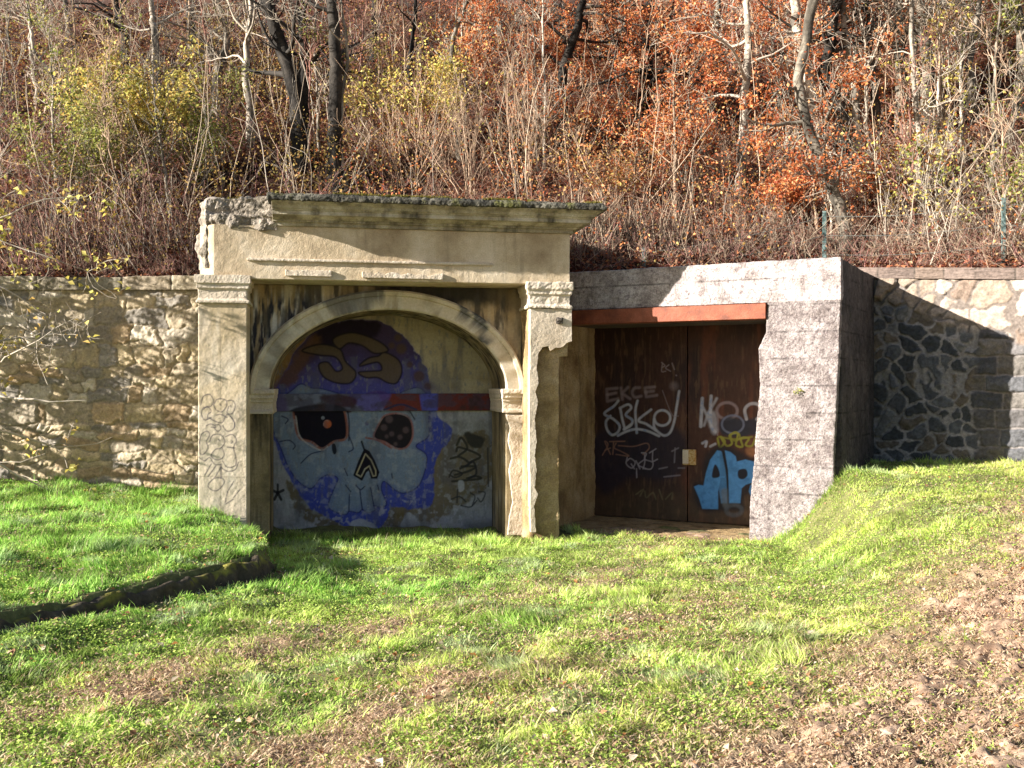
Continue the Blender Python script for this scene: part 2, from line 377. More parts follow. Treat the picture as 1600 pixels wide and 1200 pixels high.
# hillside
xs = np.concatenate([np.linspace(-70, -17, 12), np.arange(-16, 20, 0.16), np.linspace(21, 70, 12)]); ss = np.concatenate([np.arange(0, 20, 0.14), np.linspace(21, 70, 14)])
X, S = np.meshgrid(xs, ss); Y = hill_y0(X)+S; Z = hill_z(X, Y)+(fbm(X*5, Y*5, 9)-.5)*0.16*sstep(0, .5, S)
n1 = fbm(X*2, Y*2, 50)[..., None]
col = lerp(np.array([0.03, 0.016, 0.012]), np.array([0.12, 0.05, 0.03]), sstep(.25, .75, n1))
idx = np.arange(X.size).reshape(X.shape); f = np.stack([idx[:-1, :-1], idx[:-1, 1:], idx[1:, 1:], idx[1:, :-1]], -1).reshape(-1, 4)
tag(link('hillside', np_mesh('hillside', np.stack([X.ravel(), Y.ravel(), Z.ravel()], 1), [f], M_litter, col.reshape(-1, 3), True)), kind='structure')

# ------------------------------------------------------------------ rubble walls
def course_fn(zlo, zhi, hmin, hmax, wmin, wmax, seed, pal, mortar, amp=0.05, warp=0.05, joint=0.022):
    r = np.random.default_rng(seed); rows = [zlo]
    while rows[-1] < zhi: rows.append(rows[-1]+r.uniform(hmin, hmax))
    rows = np.array(rows); pal = np.array(pal)
    cuts = []
    for i in range(len(rows)+1):
        c = [-20.0]
        while c[-1] < 20: c.append(c[-1]+r.uniform(wmin, wmax))
        cuts.append(np.array(c))
    def fn(x, z):
        xw = x+(fbm(x*3.1, z*3.1, seed+1)-.5)*warp*2+(fbm(x*11, z*11, seed+3)-.5)*warp*.7; zw = z+(fbm(x*2.6, z*2.6, seed+2)-.5)*warp*2+(fbm(x*11, z*11, seed+4)-.5)*warp*.7
        ri = np.clip(np.searchsorted(rows, zw)-1, 0, len(rows)-2)
        d = np.minimum(zw-rows[ri], rows[ri+1]-zw); sid = np.zeros(x.shape)
        for k in range(len(rows)-1):
            m = ri == k
            if not m.any(): continue
            c = cuts[k]; j = np.clip(np.searchsorted(c, xw[m])-1, 0, len(c)-2)
            d[m] = np.minimum(d[m], np.minimum(xw[m]-c[j], c[j+1]-xw[m])); sid[m] = j+k*97
        h1 = _hash(sid, sid*0+3, sid*0, seed); h2 = _hash(sid, sid*0+7, sid*0, seed)
        face = sstep(0, joint*2.2, d)
        h = face*(0.2+0.8*h1)*amp+(fbm(x*14, z*14, seed+5)-.5)*amp*1.3+(fbm(x*5, z*5, seed+6)-.5)*amp*1.6
        c = pal[(h2*len(pal)).astype(int) % len(pal)]*(0.75+0.5*h1)[:, None]*(0.7+0.6*fbm(x*9, z*9, seed+7))[:, None]
        c = lerp(np.array(mortar)*(0.8+.4*fbm(x*20, z*20, seed+8))[:, None], c, sstep(joint*.4, joint*1.2, d)[:, None])
        return h, c
    return fn
def poly_fn(size, seed, pal, mortar, amp=0.03):
    pal = np.array(pal)
    def fn(x, z):
        xw = (x+(fbm(x*7, z*7, seed+1)-.5)*0.10+(fbm(x*1.6, z*1.6, seed+11)-.5)*.55)/size; zw = (z+(fbm(x*7, z*7, seed+2)-.5)*0.10+(fbm(x*1.6, z*1.6, seed+12)-.5)*.55)/(size*0.92)
        cx = np.floor(xw); cz = np.floor(zw); F1 = np.full(x.shape, 9.0); F2 = F1.copy(); sid = np.zeros(x.shape)
        for i in (-1, 0, 1):
            for j in (-1, 0, 1):
                gx, gz = cx+i, cz+j
                jx = gx+0.5+1.0*(_hash(gx, gz, gx*0, seed)-.5); jz = gz+0.5+1.0*(_hash(gx, gz, gx*0, seed+50)-.5)
                D = np.hypot(xw-jx, zw-jz); cid = gx*131+gz
                new = D < F1
                F2 = np.where(new, F1, np.minimum(F2, D)); sid = np.where(new, cid, sid); F1 = np.where(new, D, F1)
        e = (F2-F1)*size
        h1 = _hash(sid, sid*0+1, sid*0, seed); h2 = _hash(sid, sid*0+2, sid*0, seed)
        fade = np.clip(sstep(0.42, 0.62, fbm(x*1.7, z*1.7, seed+9))*.7+sstep(.95, .55, x+(fbm(x*2, z*2, 3)-.5)*.8)*.9, 0, 1)      # pointing worn away in places
        jw = 0.066+0.04*(fbm(x*5, z*5, seed+4)-.5)
        c = pal[(h2*len(pal)).astype(int) % len(pal)]*(0.7+.6*fbm(x*12, z*12, seed+5))[:, None]
        k = sstep(jw*.45, jw*.8, e)
        mo = np.array(mortar)*(0.85+.3*fbm(x*18, z*18, seed+6))[:, None]
        mo = lerp(mo, np.array([.17, .165, .16]), (0.7*fade)[:, None])
        h = (1-k)*0.012*(1-fade)+k*amp*(0.3+0.7*h1)*sstep(0, .06, e)*(0.5+fade)+(fbm(x*16, z*16, seed+7)-.5)*0.035
        return h, lerp(mo, c, k[:, None])
    return fn
WL = Frame(-14.0, 14.0, 0.0)
wl = empty('stone_retaining_wall', (-14.0, 14.0, 0), 0, 'long rough rubble stone wall in dappled shade left of the arched portal', 'wall')
left_fn = course_fn(0, 4, 0.10, 0.27, 0.14, 0.6, 5, [(.40, .33, .23), (.47, .38, .25), (.32, .27, .20), (.52, .45, .35), (.38, .28, .17), (.27, .24, .20), (.50, .40, .25)], (.34, .28, .19), 0.032, 0.12, 0.013)
xL1 = 14.0-3.45
sheet('wall_face', 4.0, xL1, 0.2, 3.28, 0.0125, left_fn, M_stone, wl, 0.0, 0.45)
bm = bmesh.new(); add_box(bm, 0, 4.0, 0.0, .45, 0.2, 3.28); bm_obj('wall_face', bm, M_core, wl)
cop_fn = course_fn(-1, 9, 9.0, 9.1, 0.5, 0.95, 9, [(.30, .255, .18), (.34, .28, .20), (.26, .23, .17)], (.08, .07, .05), 0.03, 0.012, 0.012)
sheet('coping', 0.0, xL1, 3.28, 3.465, 0.0125, lambda x, z: (cop_fn(x, z)[0]+0.05, cop_fn(x, z)[1]), M_stone, wl, 0.0, 0.5, ztop=lambda x: 3.465+(fbm(x*2, x*0, 3)-.5)*0.05)

ang_r = math.atan2(13.1-14.4, 6.55-4.95)
WR = Frame(4.95-math.cos(ang_r)*0.25, 14.4-math.sin(ang_r)*0.25, ang_r)
wr = empty('mortared_stone_wall', (WR.o[0], WR.o[1], 0), ang_r, 'polygonal stone wall with pale raised mortar, right of the concrete gate portal', 'wall')
pf = poly_fn(0.235, 21, [(.085, .087, .093), (.11, .112, .12), (.06, .063, .067), (.15, .148, .145), (.14, .115, .09)], (.33, .30, .285))
bf = course_fn(0, 4, 0.2, 0.27, 0.3, 0.5, 33, [(.09, .09, .095), (.12, .112, .11), (.07, .07, .075), (.15, .135, .12)], (.20, .18, .17), 0.045, 0.035, 0.013)
tf = poly_fn(0.30, 63, [(.28, .22, .17), (.36, .29, .24), (.21, .155, .12), (.42, .35, .29)], (.17, .14, .12), 0.07)
xj = WR.loc(1528, 600)[0]
def right_fn(x, z):
    a, ca = pf(x, z); b, cb = bf(x, z); c, cc = tf(x, z)
    k = sstep(-.06, .06, x-xj+(fbm(x*4, z*4, 2)-.5)*.25)
    kt = sstep(-.05, .05, z-(3.0-0.32*(x-0.9)+(fbm(x*3, z*3, 8)-.5)*.3))
    h = lerp(a, b+0.015, k); col = lerp(ca, cb, k[:, None])
    return lerp(h, c, kt), lerp(col, cc, kt[:, None])
zt = lambda x: np.interp(x, [0, 2.3, 6], [3.50, 3.33, 3.20])
sheet('wall_face', 0, 3.4, 0.5, 3.5, 0.0125, right_fn, M_stone, wr, 0.0, 0.4, ztop=zt)
cop2 = course_fn(-1, 9, 9.0, 9.1, 0.35, 0.5, 12, [(.20, .15, .12), (.25, .19, .15), (.17, .13, .11)], (.06, .05, .04), 0.02, 0.008, 0.01)
def cop2_sheet():
    o = sheet('coping', 0, 3.4, 0, 1, 0.02, lambda x, z: (cop2(x, z)[0]*0.6+0.05, cop2(x, z)[1]), M_stone, wr, 0.0, 0.45)
    me = o.data; n = len(me.vertices); co = np.empty(n*3, np.float32); me.vertices.foreach_get('co', co); co = co.reshape(-1, 3)
    co[:, 2] = zt(co[:, 0])+0.004+co[:, 2]*0.15; me.vertices.foreach_set('co', co.ravel()); me.update()
cop2_sheet()
bm = bmesh.new(); add_box(bm, 3.404, 8.0, 0.0, .4, 0.5, 3.3); bm_obj('wall_face', bm, M_conc, wr)

# ------------------------------------------------------------------ arched portal monument
A0 = rad(10.5)
MF = Frame(0.725-4.5*math.cos(A0), 12.9-4.5*math.sin(A0), A0)
mon = empty('arched_portal', (MF.o[0], MF.o[1], 0), A0, 'tall ochre plastered neoclassical portal with a walled-up arch bearing a skull mural', 'portal')
W = 4.5; RD = 0.56; ND = 1.1; BD = 2.35
xl = 0.0; xr = W
def zf(px, py, d=0): return MF.loc(px, py, d)[1]
def xf(px, d=0): return MF.loc(px, 600, d)[0]
z_arch_b = 3.245      # underside of the architrave
z_frieze = 3.89       # underside of the cornice
z_top = 4.22
x_l2 = xf(387); x_r1 = xf(827)
# wall block with the arch opening cut in it
cx = (MF.loc(421, 612, RD)[0]+MF.loc(790, 612, RD)[0])/2; hw = (MF.loc(790, 612, RD)[0]-MF.loc(421, 612, RD)[0])/2
z_sp = MF.loc(605, 612, RD)[1]; rise = MF.loc(605, 484, RD)[1]-z_sp
def arc(hx, hz, n=41, z0=None):
    t = np.linspace(math.pi, 0, n); return [(cx+hx*math.cos(a), (z_sp if z0 is None else z0)+hz*math.sin(a)) for a in t]
pts = [(0.02, -0.3), (cx-hw, -0.3)]+arc(hw, rise)+[(cx+hw, -0.3), (xr-0.02, -0.3), (xr-0.02, z_arch_b-.002), (0.02, z_arch_b-.002)]
bm = bmesh.new(); add_prism(bm, pts, RD, RD+ND); o = bm_obj('arch_wall', bm, M_spandrel, mon); bevel(o, 0.015)
cs = Canvas(370, 430, 840, 660, (0.44, 0.345, 0.21))
cs.noise(40, .4, .65, (0.22, 0.16, 0.08), .8, 1, 2.2, .6); cs.noise(22, .5, .72, (0.50, 0.44, 0.32), .7, 2, 2.5, .35); cs.noise(60, .48, .66, (0.42, 0.29, 0.14), .5, 7)
lf = sstep(540, 470, cs.X)
cs.noise(17, .42, .62, (0.62, 0.60, 0.55), .85, 3, 3.2, .22, region=lf*sstep(440, 470, cs.Y)); cs.noise(14, .50, .62, (0.03, 0.03, 0.04), .9, 4, 2.6, .3, region=lf*sstep(450, 480, cs.Y)+.25)
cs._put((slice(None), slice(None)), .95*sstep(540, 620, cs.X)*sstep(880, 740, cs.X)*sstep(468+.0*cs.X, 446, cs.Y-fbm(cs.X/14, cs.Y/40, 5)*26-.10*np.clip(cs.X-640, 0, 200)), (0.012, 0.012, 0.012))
cs.noise(18, .52, .68, (0.05, 0.045, 0.04), .8, 6, 2.2, .4)
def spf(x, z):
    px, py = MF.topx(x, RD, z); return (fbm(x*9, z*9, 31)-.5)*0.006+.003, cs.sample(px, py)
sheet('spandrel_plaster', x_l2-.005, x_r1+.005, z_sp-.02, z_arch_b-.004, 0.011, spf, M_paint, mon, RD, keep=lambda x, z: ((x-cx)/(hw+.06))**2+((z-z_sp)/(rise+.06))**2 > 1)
# archivolt: moulded band round the arch
cr = Canvas(370, 430, 840, 660, (0.52, 0.445, 0.33))
cr.noise(30, .45, .7, (0.26, 0.21, 0.13), .8, 11, 1.5, .6); cr.noise(16, .5, .7, (0.58, 0.54, 0.45), .6, 12, 2, .5)
for q_, a_ in (([(508, 452), (588, 446), (590, 478), (520, 492)], .75), ([(716, 470), (728, 468), (736, 512), (722, 505)], .85), ([(738, 480), (756, 492), (762, 540), (742, 520)], .9), ([(418, 520), (450, 505), (440, 560), (420, 590)], .4)): cr.fill(q_, (0.045, 0.05, 0.06), a_, 2.5, rag=5)
cr.noise(10, .5, .66, (0.40, 0.40, 0.40), .3, 13, 3, .4, region=(cr.a[..., 0] < .2)*1.0)
def sweep(prof, n=260):
    V = []; Fc = []; k = len(prof)
    t = np.linspace(math.pi+0.02, -0.02, n)
    for a in t:
        for (dr, y) in prof: V.append((cx+(hw+dr)*math.cos(a), y, z_sp+(rise+dr*0.98)*math.sin(a)))
    for i in range(n-1):
        for j in range(k): Fc.append((i*k+j, i*k+(j+1) % k, (i+1)*k+(j+1) % k, (i+1)*k+j))
    bm = bmesh.new(); vv = [bm.verts.new(v) for v in V]
    for q in Fc: bm.faces.new([vv[i] for i in q])
    bm.faces.new(vv[:k]); bm.faces.new(vv[-k:][::-1]); me = bpy.data.meshes.new('archivolt'); bmesh.ops.recalc_face_normals(bm, faces=bm.faces); bm.verts.index_update(); bm.to_mesh(me); bm.free()
    V = np.array(V); px, py = MF.topx(V[:, 0], RD, V[:, 2]); ca = me.color_attributes.new('Col', 'FLOAT_COLOR', 'POINT'); c4 = np.ones((len(V), 4), np.float32); c4[:, :3] = cr.sample(px, py); ca.data.foreach_set('color', c4.ravel()); me.materials.append(M_paint); return me
prof = [(-0.0, RD+0.02), (-0.0, RD-0.045), (0.02, RD-0.065), (0.17, RD-0.065), (0.18, RD-0.095), (0.225, RD-0.11), (0.25, RD-0.08), (0.25, RD+0.02)]
M_arch = stone_mat('archivolt_plaster', [(0.17, 0.14, 0.09), (0.36, 0.30, 0.19), (0.50, 0.43, 0.30)], 2.4, 0.75, (0.06, 0.06, 0.06), streak_lo=0.5)
link('archivolt', sweep(prof), mon)
# imposts (moulded blocks at the springing)
for s in (-1, 1):
    bm = bmesh.new(); xa, xb = (cx-hw-0.28, cx-hw+0.035) if s < 0 else (cx+hw-0.035, cx+hw+0.28)
    zi = z_sp
    for (z0, z1, p) in ((-.03, .035, .10), (-.085, -.03, .075), (-.13, -.085, .045), (-.235, -.13, .02), (-.275, -.235, .045)):
        add_box(bm, xa if s < 0 else xa-p*.3, xb+p*.3 if s < 0 else xb, RD-p, RD+ND*0.9, zi+z0, zi+z1-.001)
    weather(bm_obj('impost', bm, M_pil, mon), 0.012, ((0.12, 0.014), (0.03, 0.008)))
# broken plaster edge down the right inner pier
rp = [(790, 648), (828, 648), (828, 836), (792, 836), (795, 805), (800, 785), (797, 760), (794, 735), (799, 715), (793, 690), (796, 668)]
bm = bmesh.new(); add_prism(bm, MF.pts(rp, RD), RD-0.035, RD-.002); weather(bm_obj('pier_render', bm, M_pil, mon), 0.010, ((0.15, 0.016), (0.03, 0.006)))

# niche back wall with the mural
cv = Canvas(400, 470, 800, 860, (0.46, 0.385, 0.25))
X_, Y_ = cv.X, cv.Y
low = sstep(640, 646, Y_)
cv._put((slice(None), slice(None)), low*0.95, (0.36, 0.35, 0.37))
cv.noise(60, .45, .75, (0.24, 0.17, 0.08), .6, 1, region=1-low); cv.noise(25, .5, .8, (0.56, 0.48, 0.34), .5, 2, .4, 1.2, region=1-low)
cv.noise(40, .45, .7, (0.22, 0.21, 0.2), .7, 4, region=low); cv.noise(14, .52, .7, (0.44, 0.44, 0.46), .6, 5, region=low)
cv.fill([(420, 600), (430, 545), (470, 500), (520, 488), (500, 520), (455, 570), (435, 610)], (0.24, 0.12, 0.03), .8, 4)
OL = (0.15, 0.11, 0.055)
cv.fill([(672, 660), (690, 668), (720, 680), (752, 672), (772, 700), (770, 745), (750, 770), (715, 792), (680, 812), (640, 818), (600, 800), (640, 790)], OL, .85, 2.5, rag=7)
cv.fill([(446, 748), (462, 760), (490, 775), (520, 800), (545, 830), (520, 835), (480, 815), (458, 790)], OL, .9, 2, rag=5)
cv.fill([(590, 795), (630, 785), (640, 815), (600, 830)], OL, .9, 2, rag=4)
# purple and blue halo
BL = (0.05, 0.07, 0.40); PU = (0.085, 0.06, 0.21)
halo = [(423, 642), (430, 612), (446, 578), (466, 543), (496, 514), (545, 500), (592, 502), (626, 522), (652, 552), (668, 582), (675, 618), (684, 652), (706, 668), (702, 690), (684, 712), (678, 745), (676, 786), (650, 796), (612, 794), (602, 815), (580, 836), (552, 832), (520, 812), (488, 796), (462, 762), (440, 720), (426, 680)]
cv.fill(halo, BL, .95, 1.5, rag=3)
cv.fill([(436, 612), (452, 580), (472, 545), (500, 514), (545, 500), (590, 504), (618, 528), (645, 562), (664, 588), (668, 612)], PU, .55, 6)
cv._put((slice(None), slice(None)), sstep(.15, .2, cv.a[..., 2]-cv.a[..., 1])*sstep(600, 545, Y_+(fbm(X_/18, Y_/18, 55)-.5)*50)*.8, (0.055, 0.03, 0.05))
cv.fill([(490, 530), (500, 512), (545, 499), (588, 503), (590, 522), (560, 535), (520, 545)], (0.015, 0.008, 0.02), .9, 5, rag=6)
cv.fill([(436, 600), (446, 576), (470, 545), (492, 520), (500, 540), (476, 570), (462, 598)], (0.13, 0.065, 0.03), .8, 6, rag=6)
for (a_, b_, r_) in ((627, 545, 8), (655, 588, 9), (640, 570, 5), (668, 604, 7), (612, 540, 5), (622, 528, 6)): cv.disc(a_, b_, r_, (0.10, 0.06, 0.045), .85, 3)
cv.noise(22, .5, .7, (0.12, 0.09, 0.12), .75, 17, region=sstep(.15, .2, cv.a[..., 2]-cv.a[..., 1])*sstep(615, 560, Y_)); cv.noise(16, .5, .75, (0.10, 0.10, 0.26), .5, 7, region=sstep(0.30, .5, cv.a[..., 2]))
# folded shapes on the crown of the skull
BK = (0.008, 0.006, 0.014); TB = (0.12, 0.085, 0.05)
for s_ in ([(472, 548), (500, 538), (530, 545), (540, 565), (556, 582), (548, 598), (525, 598), (505, 588), (498, 570), (512, 566), (525, 580), (535, 575), (524, 558), (500, 555)],
           [(562, 572), (575, 560), (592, 556), (600, 550), (622, 562), (628, 580), (620, 598), (606, 598), (590, 590), (572, 590), (560, 582), (580, 580), (596, 578), (590, 566)],
           [(520, 530), (545, 520), (570, 524), (596, 536), (606, 548), (585, 552), (566, 540), (545, 536), (530, 545)]):
    cv.fill(s_, TB, .9, 1.5); cv.stroke(s_, 2.2, BK, .8, 1.2, closed=True)
# skull
SK = (0.20, 0.255, 0.35)
skull = [(421, 650), (432, 628), (456, 610), (470, 600), (486, 606), (505, 608), (540, 618), (575, 628), (610, 620), (640, 608), (657, 607), (670, 624), (670, 655), (669, 682), (650, 697), (667, 714), (656, 756), (634, 770), (618, 766), (600, 752), (596, 765), (604, 788), (592, 792), (584, 790), (586, 797), (575, 801), (566, 796), (560, 801), (546, 799), (540, 804), (524, 800), (513, 790), (520, 768), (528, 748), (514, 742), (500, 748), (486, 763), (466, 752), (450, 728), (438, 698), (428, 676)]
cv.fill(skull, SK, .97, .8); cv.noise(20, .5, .8, (0.22, 0.27, 0.36), .6, 8, region=(cv.a[..., 0] > .27)*(cv.a[..., 2] > .42)*1.0)
cv.stroke(skull, 9, (0.06, 0.08, 0.33), .28, 6, closed=True); cv.stroke(skull, 1.6, (0.03, 0.03, 0.16), .85, .8, closed=True)
for a_ in ([(546, 773), (545, 799)], [(562, 764), (566, 796)], [(579, 762), (584, 790)], [(540, 758), (548, 768)], [(556, 758), (563, 765), (570, 760)], [(538, 732), (543, 743)], [(545, 680), (552, 700), (545, 706)], [(470, 724), (485, 710), (505, 704)], [(590, 758), (592, 766)], [(612, 740), (613, 747)], [(440, 650), (450, 655), (446, 662)], [(437, 690), (452, 688), (461, 696), (458, 702)]):
    cv.stroke(a_, 1.5, (0.02, 0.02, 0.07), .9, .8)
# brows
cv.fill([(502, 621), (525, 619), (548, 623), (556, 634), (545, 645), (525, 636), (505, 632)], (0.06, 0.02, 0.03), .9, 2)
cv.fill([(566, 622), (590, 634), (605, 632), (612, 622), (600, 612), (580, 612)], (0.10, 0.05, 0.22), .8, 2)
cv.stroke([(594, 642), (612, 634), (634, 636), (648, 655)], 2, BK, .8)
cv.stroke([(604, 636), (630, 629), (652, 640)], 2, BK, .6)
# eyes
ey = [(460, 636), (480, 630), (510, 629), (534, 637), (541, 655), (541, 684), (522, 690), (503, 701), (487, 691), (468, 684), (461, 662)]
cv.fill(ey, BK, 1, .8); cv.stroke(ey, 3.2, (0.30, 0.11, 0.08), .9, .9, closed=True)
cv.stroke([(462, 650), (470, 684), (500, 703), (512, 698)], 1.6, (0.5, 0.46, 0.45), .8); cv.stroke([(458, 636), (480, 627), (512, 626), (538, 634), (545, 655), (545, 688)], 2, BK, .8)
cv.fill([(458, 638), (480, 630), (512, 629), (530, 640), (500, 650), (466, 652)], BK, .8, 2)
cv.disc(511.5, 662.5, 6.4, (0.55, 0.14, 0.05)); cv.disc(504.5, 653, 2.6, (0.35, 0.36, 0.42), .9)
cv.fill([(519, 694), (524, 694), (526, 706), (522, 710), (519, 704)], BK, .95, .7)
er = [(584, 683), (592, 662), (602, 649), (624, 646), (641, 655), (645, 680), (636, 698), (620, 701), (602, 691)]
cv.fill(er, (0.02, 0.015, 0.02), 1, .8)
for (a_, b_, r_) in ((600, 668, 5), (608, 655, 6), (625, 683, 4), (634, 672, 5), (612, 678, 4), (618, 694, 3), (604, 682, 3)): cv.disc(a_, b_, r_, (0.15, 0.10, 0.11), .6, 2)
cv.stroke(er, 2.4, (0.32, 0.13, 0.12), .9, .8, closed=True); cv.stroke([(572, 684), (590, 688), (612, 700)], 2.6, (0.28, 0.08, 0.06), .9)
cv.disc(573, 662, 3, (0.10, 0.08, 0.2), .8)
# nose
no = [(570, 703), (562, 720), (554, 742), (565, 749), (571, 737), (577, 732), (581, 746), (588, 746), (591, 738), (584, 720), (576, 706)]
cv.fill(no, BK, 1, .7, smooth=False); cv.stroke(no, 3.4, BK, 1, .7, smooth=False, closed=True); cv.stroke([(565, 690), (571, 708)], 3, BK, .9)
cv.stroke([(571, 709), (564, 725), (557, 741), (564, 745), (570, 733), (577, 728), (583, 744), (587, 743), (587, 735), (580, 719), (571, 709)], 1.6, (0.50, 0.42, 0.26), .95, .7, smooth=False)
# star, scrawls, flaking
cx0, cy0 = 434, 770
for k_ in range(5):
    a_ = rad(-90+72*k_); cv.stroke([(cx0, cy0), (cx0+9*math.cos(a_), cy0+13*math.sin(a_))], 4 if k_ else 3, BK, .9)
r2 = np.random.default_rng(12)
for k_ in range(5):
    cv.stroke([(712+r2.uniform(-8, 30), 690+k_*13+r2.uniform(-6, 6)), (725+r2.uniform(-10, 20), 684+k_*15), (745+r2.uniform(-20, 8), 700+k_*12), (722+r2.uniform(-18, 18), 712+k_*10)], 3.0, (0.03, 0.03, 0.03), .85, 1.2)
cv.fill([(726, 676), (745, 680), (757, 688), (750, 700), (732, 694)], (0.03, 0.03, 0.03), .85, 2, rag=3)
cv.stroke([(702, 745), (708, 735), (722, 740), (712, 746), (702, 742)], 2.4, (0.03, 0.03, 0.04), .85); cv.stroke([(728, 728), (740, 722), (744, 740), (732, 748)], 3, (0.03, 0.03, 0.04), .85)
cv.fill([(716, 752), (724, 752), (725, 765), (717, 768)], (0.45, 0.44, 0.48), .9, 1.2)
for q_ in ([(705, 780), (718, 776), (728, 784)], [(735, 770), (742, 776), (738, 790)], [(748, 768), (758, 770), (752, 784), (746, 778)], [(715, 765), (714, 785)], [(720, 790), (735, 792), (745, 782)], [(762, 700), (763, 760)]): cv.stroke(q_, 2.0, (0.04, 0.04, 0.05), .8)
cv.fill([(548, 816), (562, 811), (580, 818), (590, 824), (600, 830), (560, 842), (546, 836)], (0.42, 0.43, 0.48), .9, 1.5, rag=3)
cv.fill([(626, 822), (636, 802), (648, 806), (656, 820), (640, 836)], (0.42, 0.43, 0.48), .9, 1.5, rag=3)
cv.noise(9, .66, .74, (0.46, 0.46, 0.50), .7, 23, region=(sstep(730, 800, Y_)*.8+0.12)*(cv.a.max(2) > .14)); nb = (cv.a.max(2) > .14)*1.0; cv.noise(5, .62, .74, (0.22, 0.22, 0.24), .6, 24, 1.5, .6, region=nb); cv.noise(30, .48, .72, (0.11, 0.11, 0.14), .5, 25, 2.5, .45, region=nb); cv.noise(8, .55, .72, (0.40, 0.42, 0.46), .35, 26, 1, 1, region=nb*low)
cv.noise(26, .5, .66, (0.05, 0.05, 0.05), .7, 27, .6, 1.4, region=sstep(800, 835, Y_))
cv.a *= .88
DN = RD+ND
def mural(x, z):
    px, py = MF.topx(x, DN, z); return (fbm(x*9, z*9, 71)-.5)*0.016, cv.sample(px, py)
bx0 = cx-hw-0.12; bx1 = cx+hw+0.12
sheet('mural_wall', bx0, bx1, -0.3, 3.05, 0.0085, mural, M_paint, mon, DN-0.004, 0.3)
# red painted beam across the mural wall
cb = Canvas(400, 600, 800, 660, (0.14, 0.03, 0.025))
cb.fill([(420, 600), (585, 600), (600, 640), (660, 655), (420, 660)], (0.17, 0.20, 0.29), .9, 3, smooth=False)
cb.fill([(655, 600), (682, 600), (680, 660), (664, 660)], (0.07, 0.09, 0.42), .9, 2); cb.fill([(540, 600), (610, 600), (596, 640), (565, 640)], (0.09, 0.07, 0.30), .8, 3)
cb.fill([(500, 620), (530, 616), (556, 622), (552, 636), (520, 634)], (0.05, 0.015, 0.025), .9, 3); cb.fill([(456, 640), (480, 633), (515, 631), (540, 638), (541, 650), (456, 650)], (0.015, 0.012, 0.02), .9, 2); cb.noise(16, .45, .6, (0.06, 0.05, 0.08), .6, 31, 1, 1.6); cb.stroke([(600, 640), (626, 632), (650, 640)], 3, (0.03, 0.03, 0.08), .9)
cb.fill([(420, 608), (440, 608), (450, 650), (420, 655)], (0.10, 0.08, 0.2), .9, 4); cb.noise(12, .5, .8, (0.05, 0.03, 0.03), .7, 3)
zb0 = MF.loc(600, 642, DN)[1]; zb1 = MF.loc(600, 615, DN)[1]
def beamf(x, z):
    px, py = MF.topx(x, DN, z); return (fbm(x*12, z*12, 5)-.5)*0.008, cb.sample(px, py)
sheet('painted_beam', cx-hw+.003, cx+hw-.003, zb0, zb1, 0.0085, beamf, M_paint, mon, DN-0.045, 0.037)
# left pilaster, with inked bubble tags
cp = Canvas(295, 430, 400, 860, (0.58, 0.49, 0.37))
cp.noise(50, .4, .7, (0.44, 0.34, 0.20), .8, 1, 1, .5); cp.noise(30, .5, .8, (0.58, 0.52, 0.42), .7, 2, 1.6, .4)
cp.noise(14, .6, .75, (0.22, 0.18, 0.12), .35, 3, 2, .6)
cp.fill([(310, 610), (345, 592), (385, 580), (385, 600), (350, 640), (312, 640)], (0.60, 0.47, 0.30), .6, 5)
cp.stroke([(344, 500), (345, 640)], 1.0, (.2, .17, .12), .6, smooth=False); cp.stroke([(308, 508), (386, 510)], 1, (.22, .18, .12), .5, smooth=False); cp.stroke([(344, 720), (345, 800)], 1.0, (.2, .17, .12), .6, smooth=False); cp.stroke([(308, 744), (386, 746)], 1, (.22, .18, .12), .5, smooth=False)
IN = (0.055, 0.05, 0.07)
def c3(l): return [(280+x/4, 560+y/4) for x, y in l]
for q_ in ([(135, 290), (150, 240), (190, 225), (215, 265), (195, 300), (150, 310), (140, 350), (160, 385), (200, 370)], [(215, 290), (240, 255), (290, 260), (295, 300), (265, 335), (230, 320), (215, 290)],
           [(300, 265), (335, 265), (350, 300), (330, 345), (300, 340), (310, 300)], [(150, 320), (175, 300), (200, 330), (180, 350), (175, 380)], [(185, 370), (230, 395), (270, 400), (300, 350), (340, 390), (345, 430)], [(230, 355), (260, 350), (300, 370)],
           [(270, 420), (300, 455), (340, 440), (345, 400), (320, 360)], [(170, 420), (200, 410), (230, 430), (200, 430)], [(215, 430), (240, 455), (260, 440), (250, 415), (225, 415)], [(255, 285), (262, 295)], [(320, 295), (325, 305)],
           [(125, 530), (140, 475), (175, 455), (190, 480), (170, 520), (180, 560), (150, 600), (130, 590), (130, 520)], [(190, 520), (210, 480), (260, 478), (285, 520), (260, 560), (225, 570), (200, 610), (240, 635), (280, 610), (270, 560)],
           [(290, 490), (330, 475), (358, 510), (340, 560), (355, 620), (350, 670), (300, 680), (270, 640)], [(300, 555), (345, 560)], [(125, 620), (160, 640), (190, 620), (220, 660), (260, 665)], [(260, 680), (300, 705), (350, 695), (370, 650)],
           [(262, 660), (262, 750)], [(260, 680), (225, 740), (180, 790), (200, 820), (240, 825), (280, 780), (270, 750), (220, 750), (185, 780)], [(340, 770), (300, 840), (290, 900)], [(380, 820), (340, 870)], [(340, 880), (290, 910)],
           [(245, 505), (255, 515)], [(325, 515), (335, 520), (325, 530)], [(200, 660), (160, 730)], [(230, 670), (180, 740)]):
    cp.stroke(c3(q_), 1.5, IN, .72, .7)
def pilf(x, z):
    px, py = MF.topx(x, 0, z); return (fbm(x*7, z*7, 91)-.5)*0.010+(fbm(x*30, z*30, 92)-.5)*0.004, cp.sample(px, py)
zc0 = MF.loc(350, 474)[1]
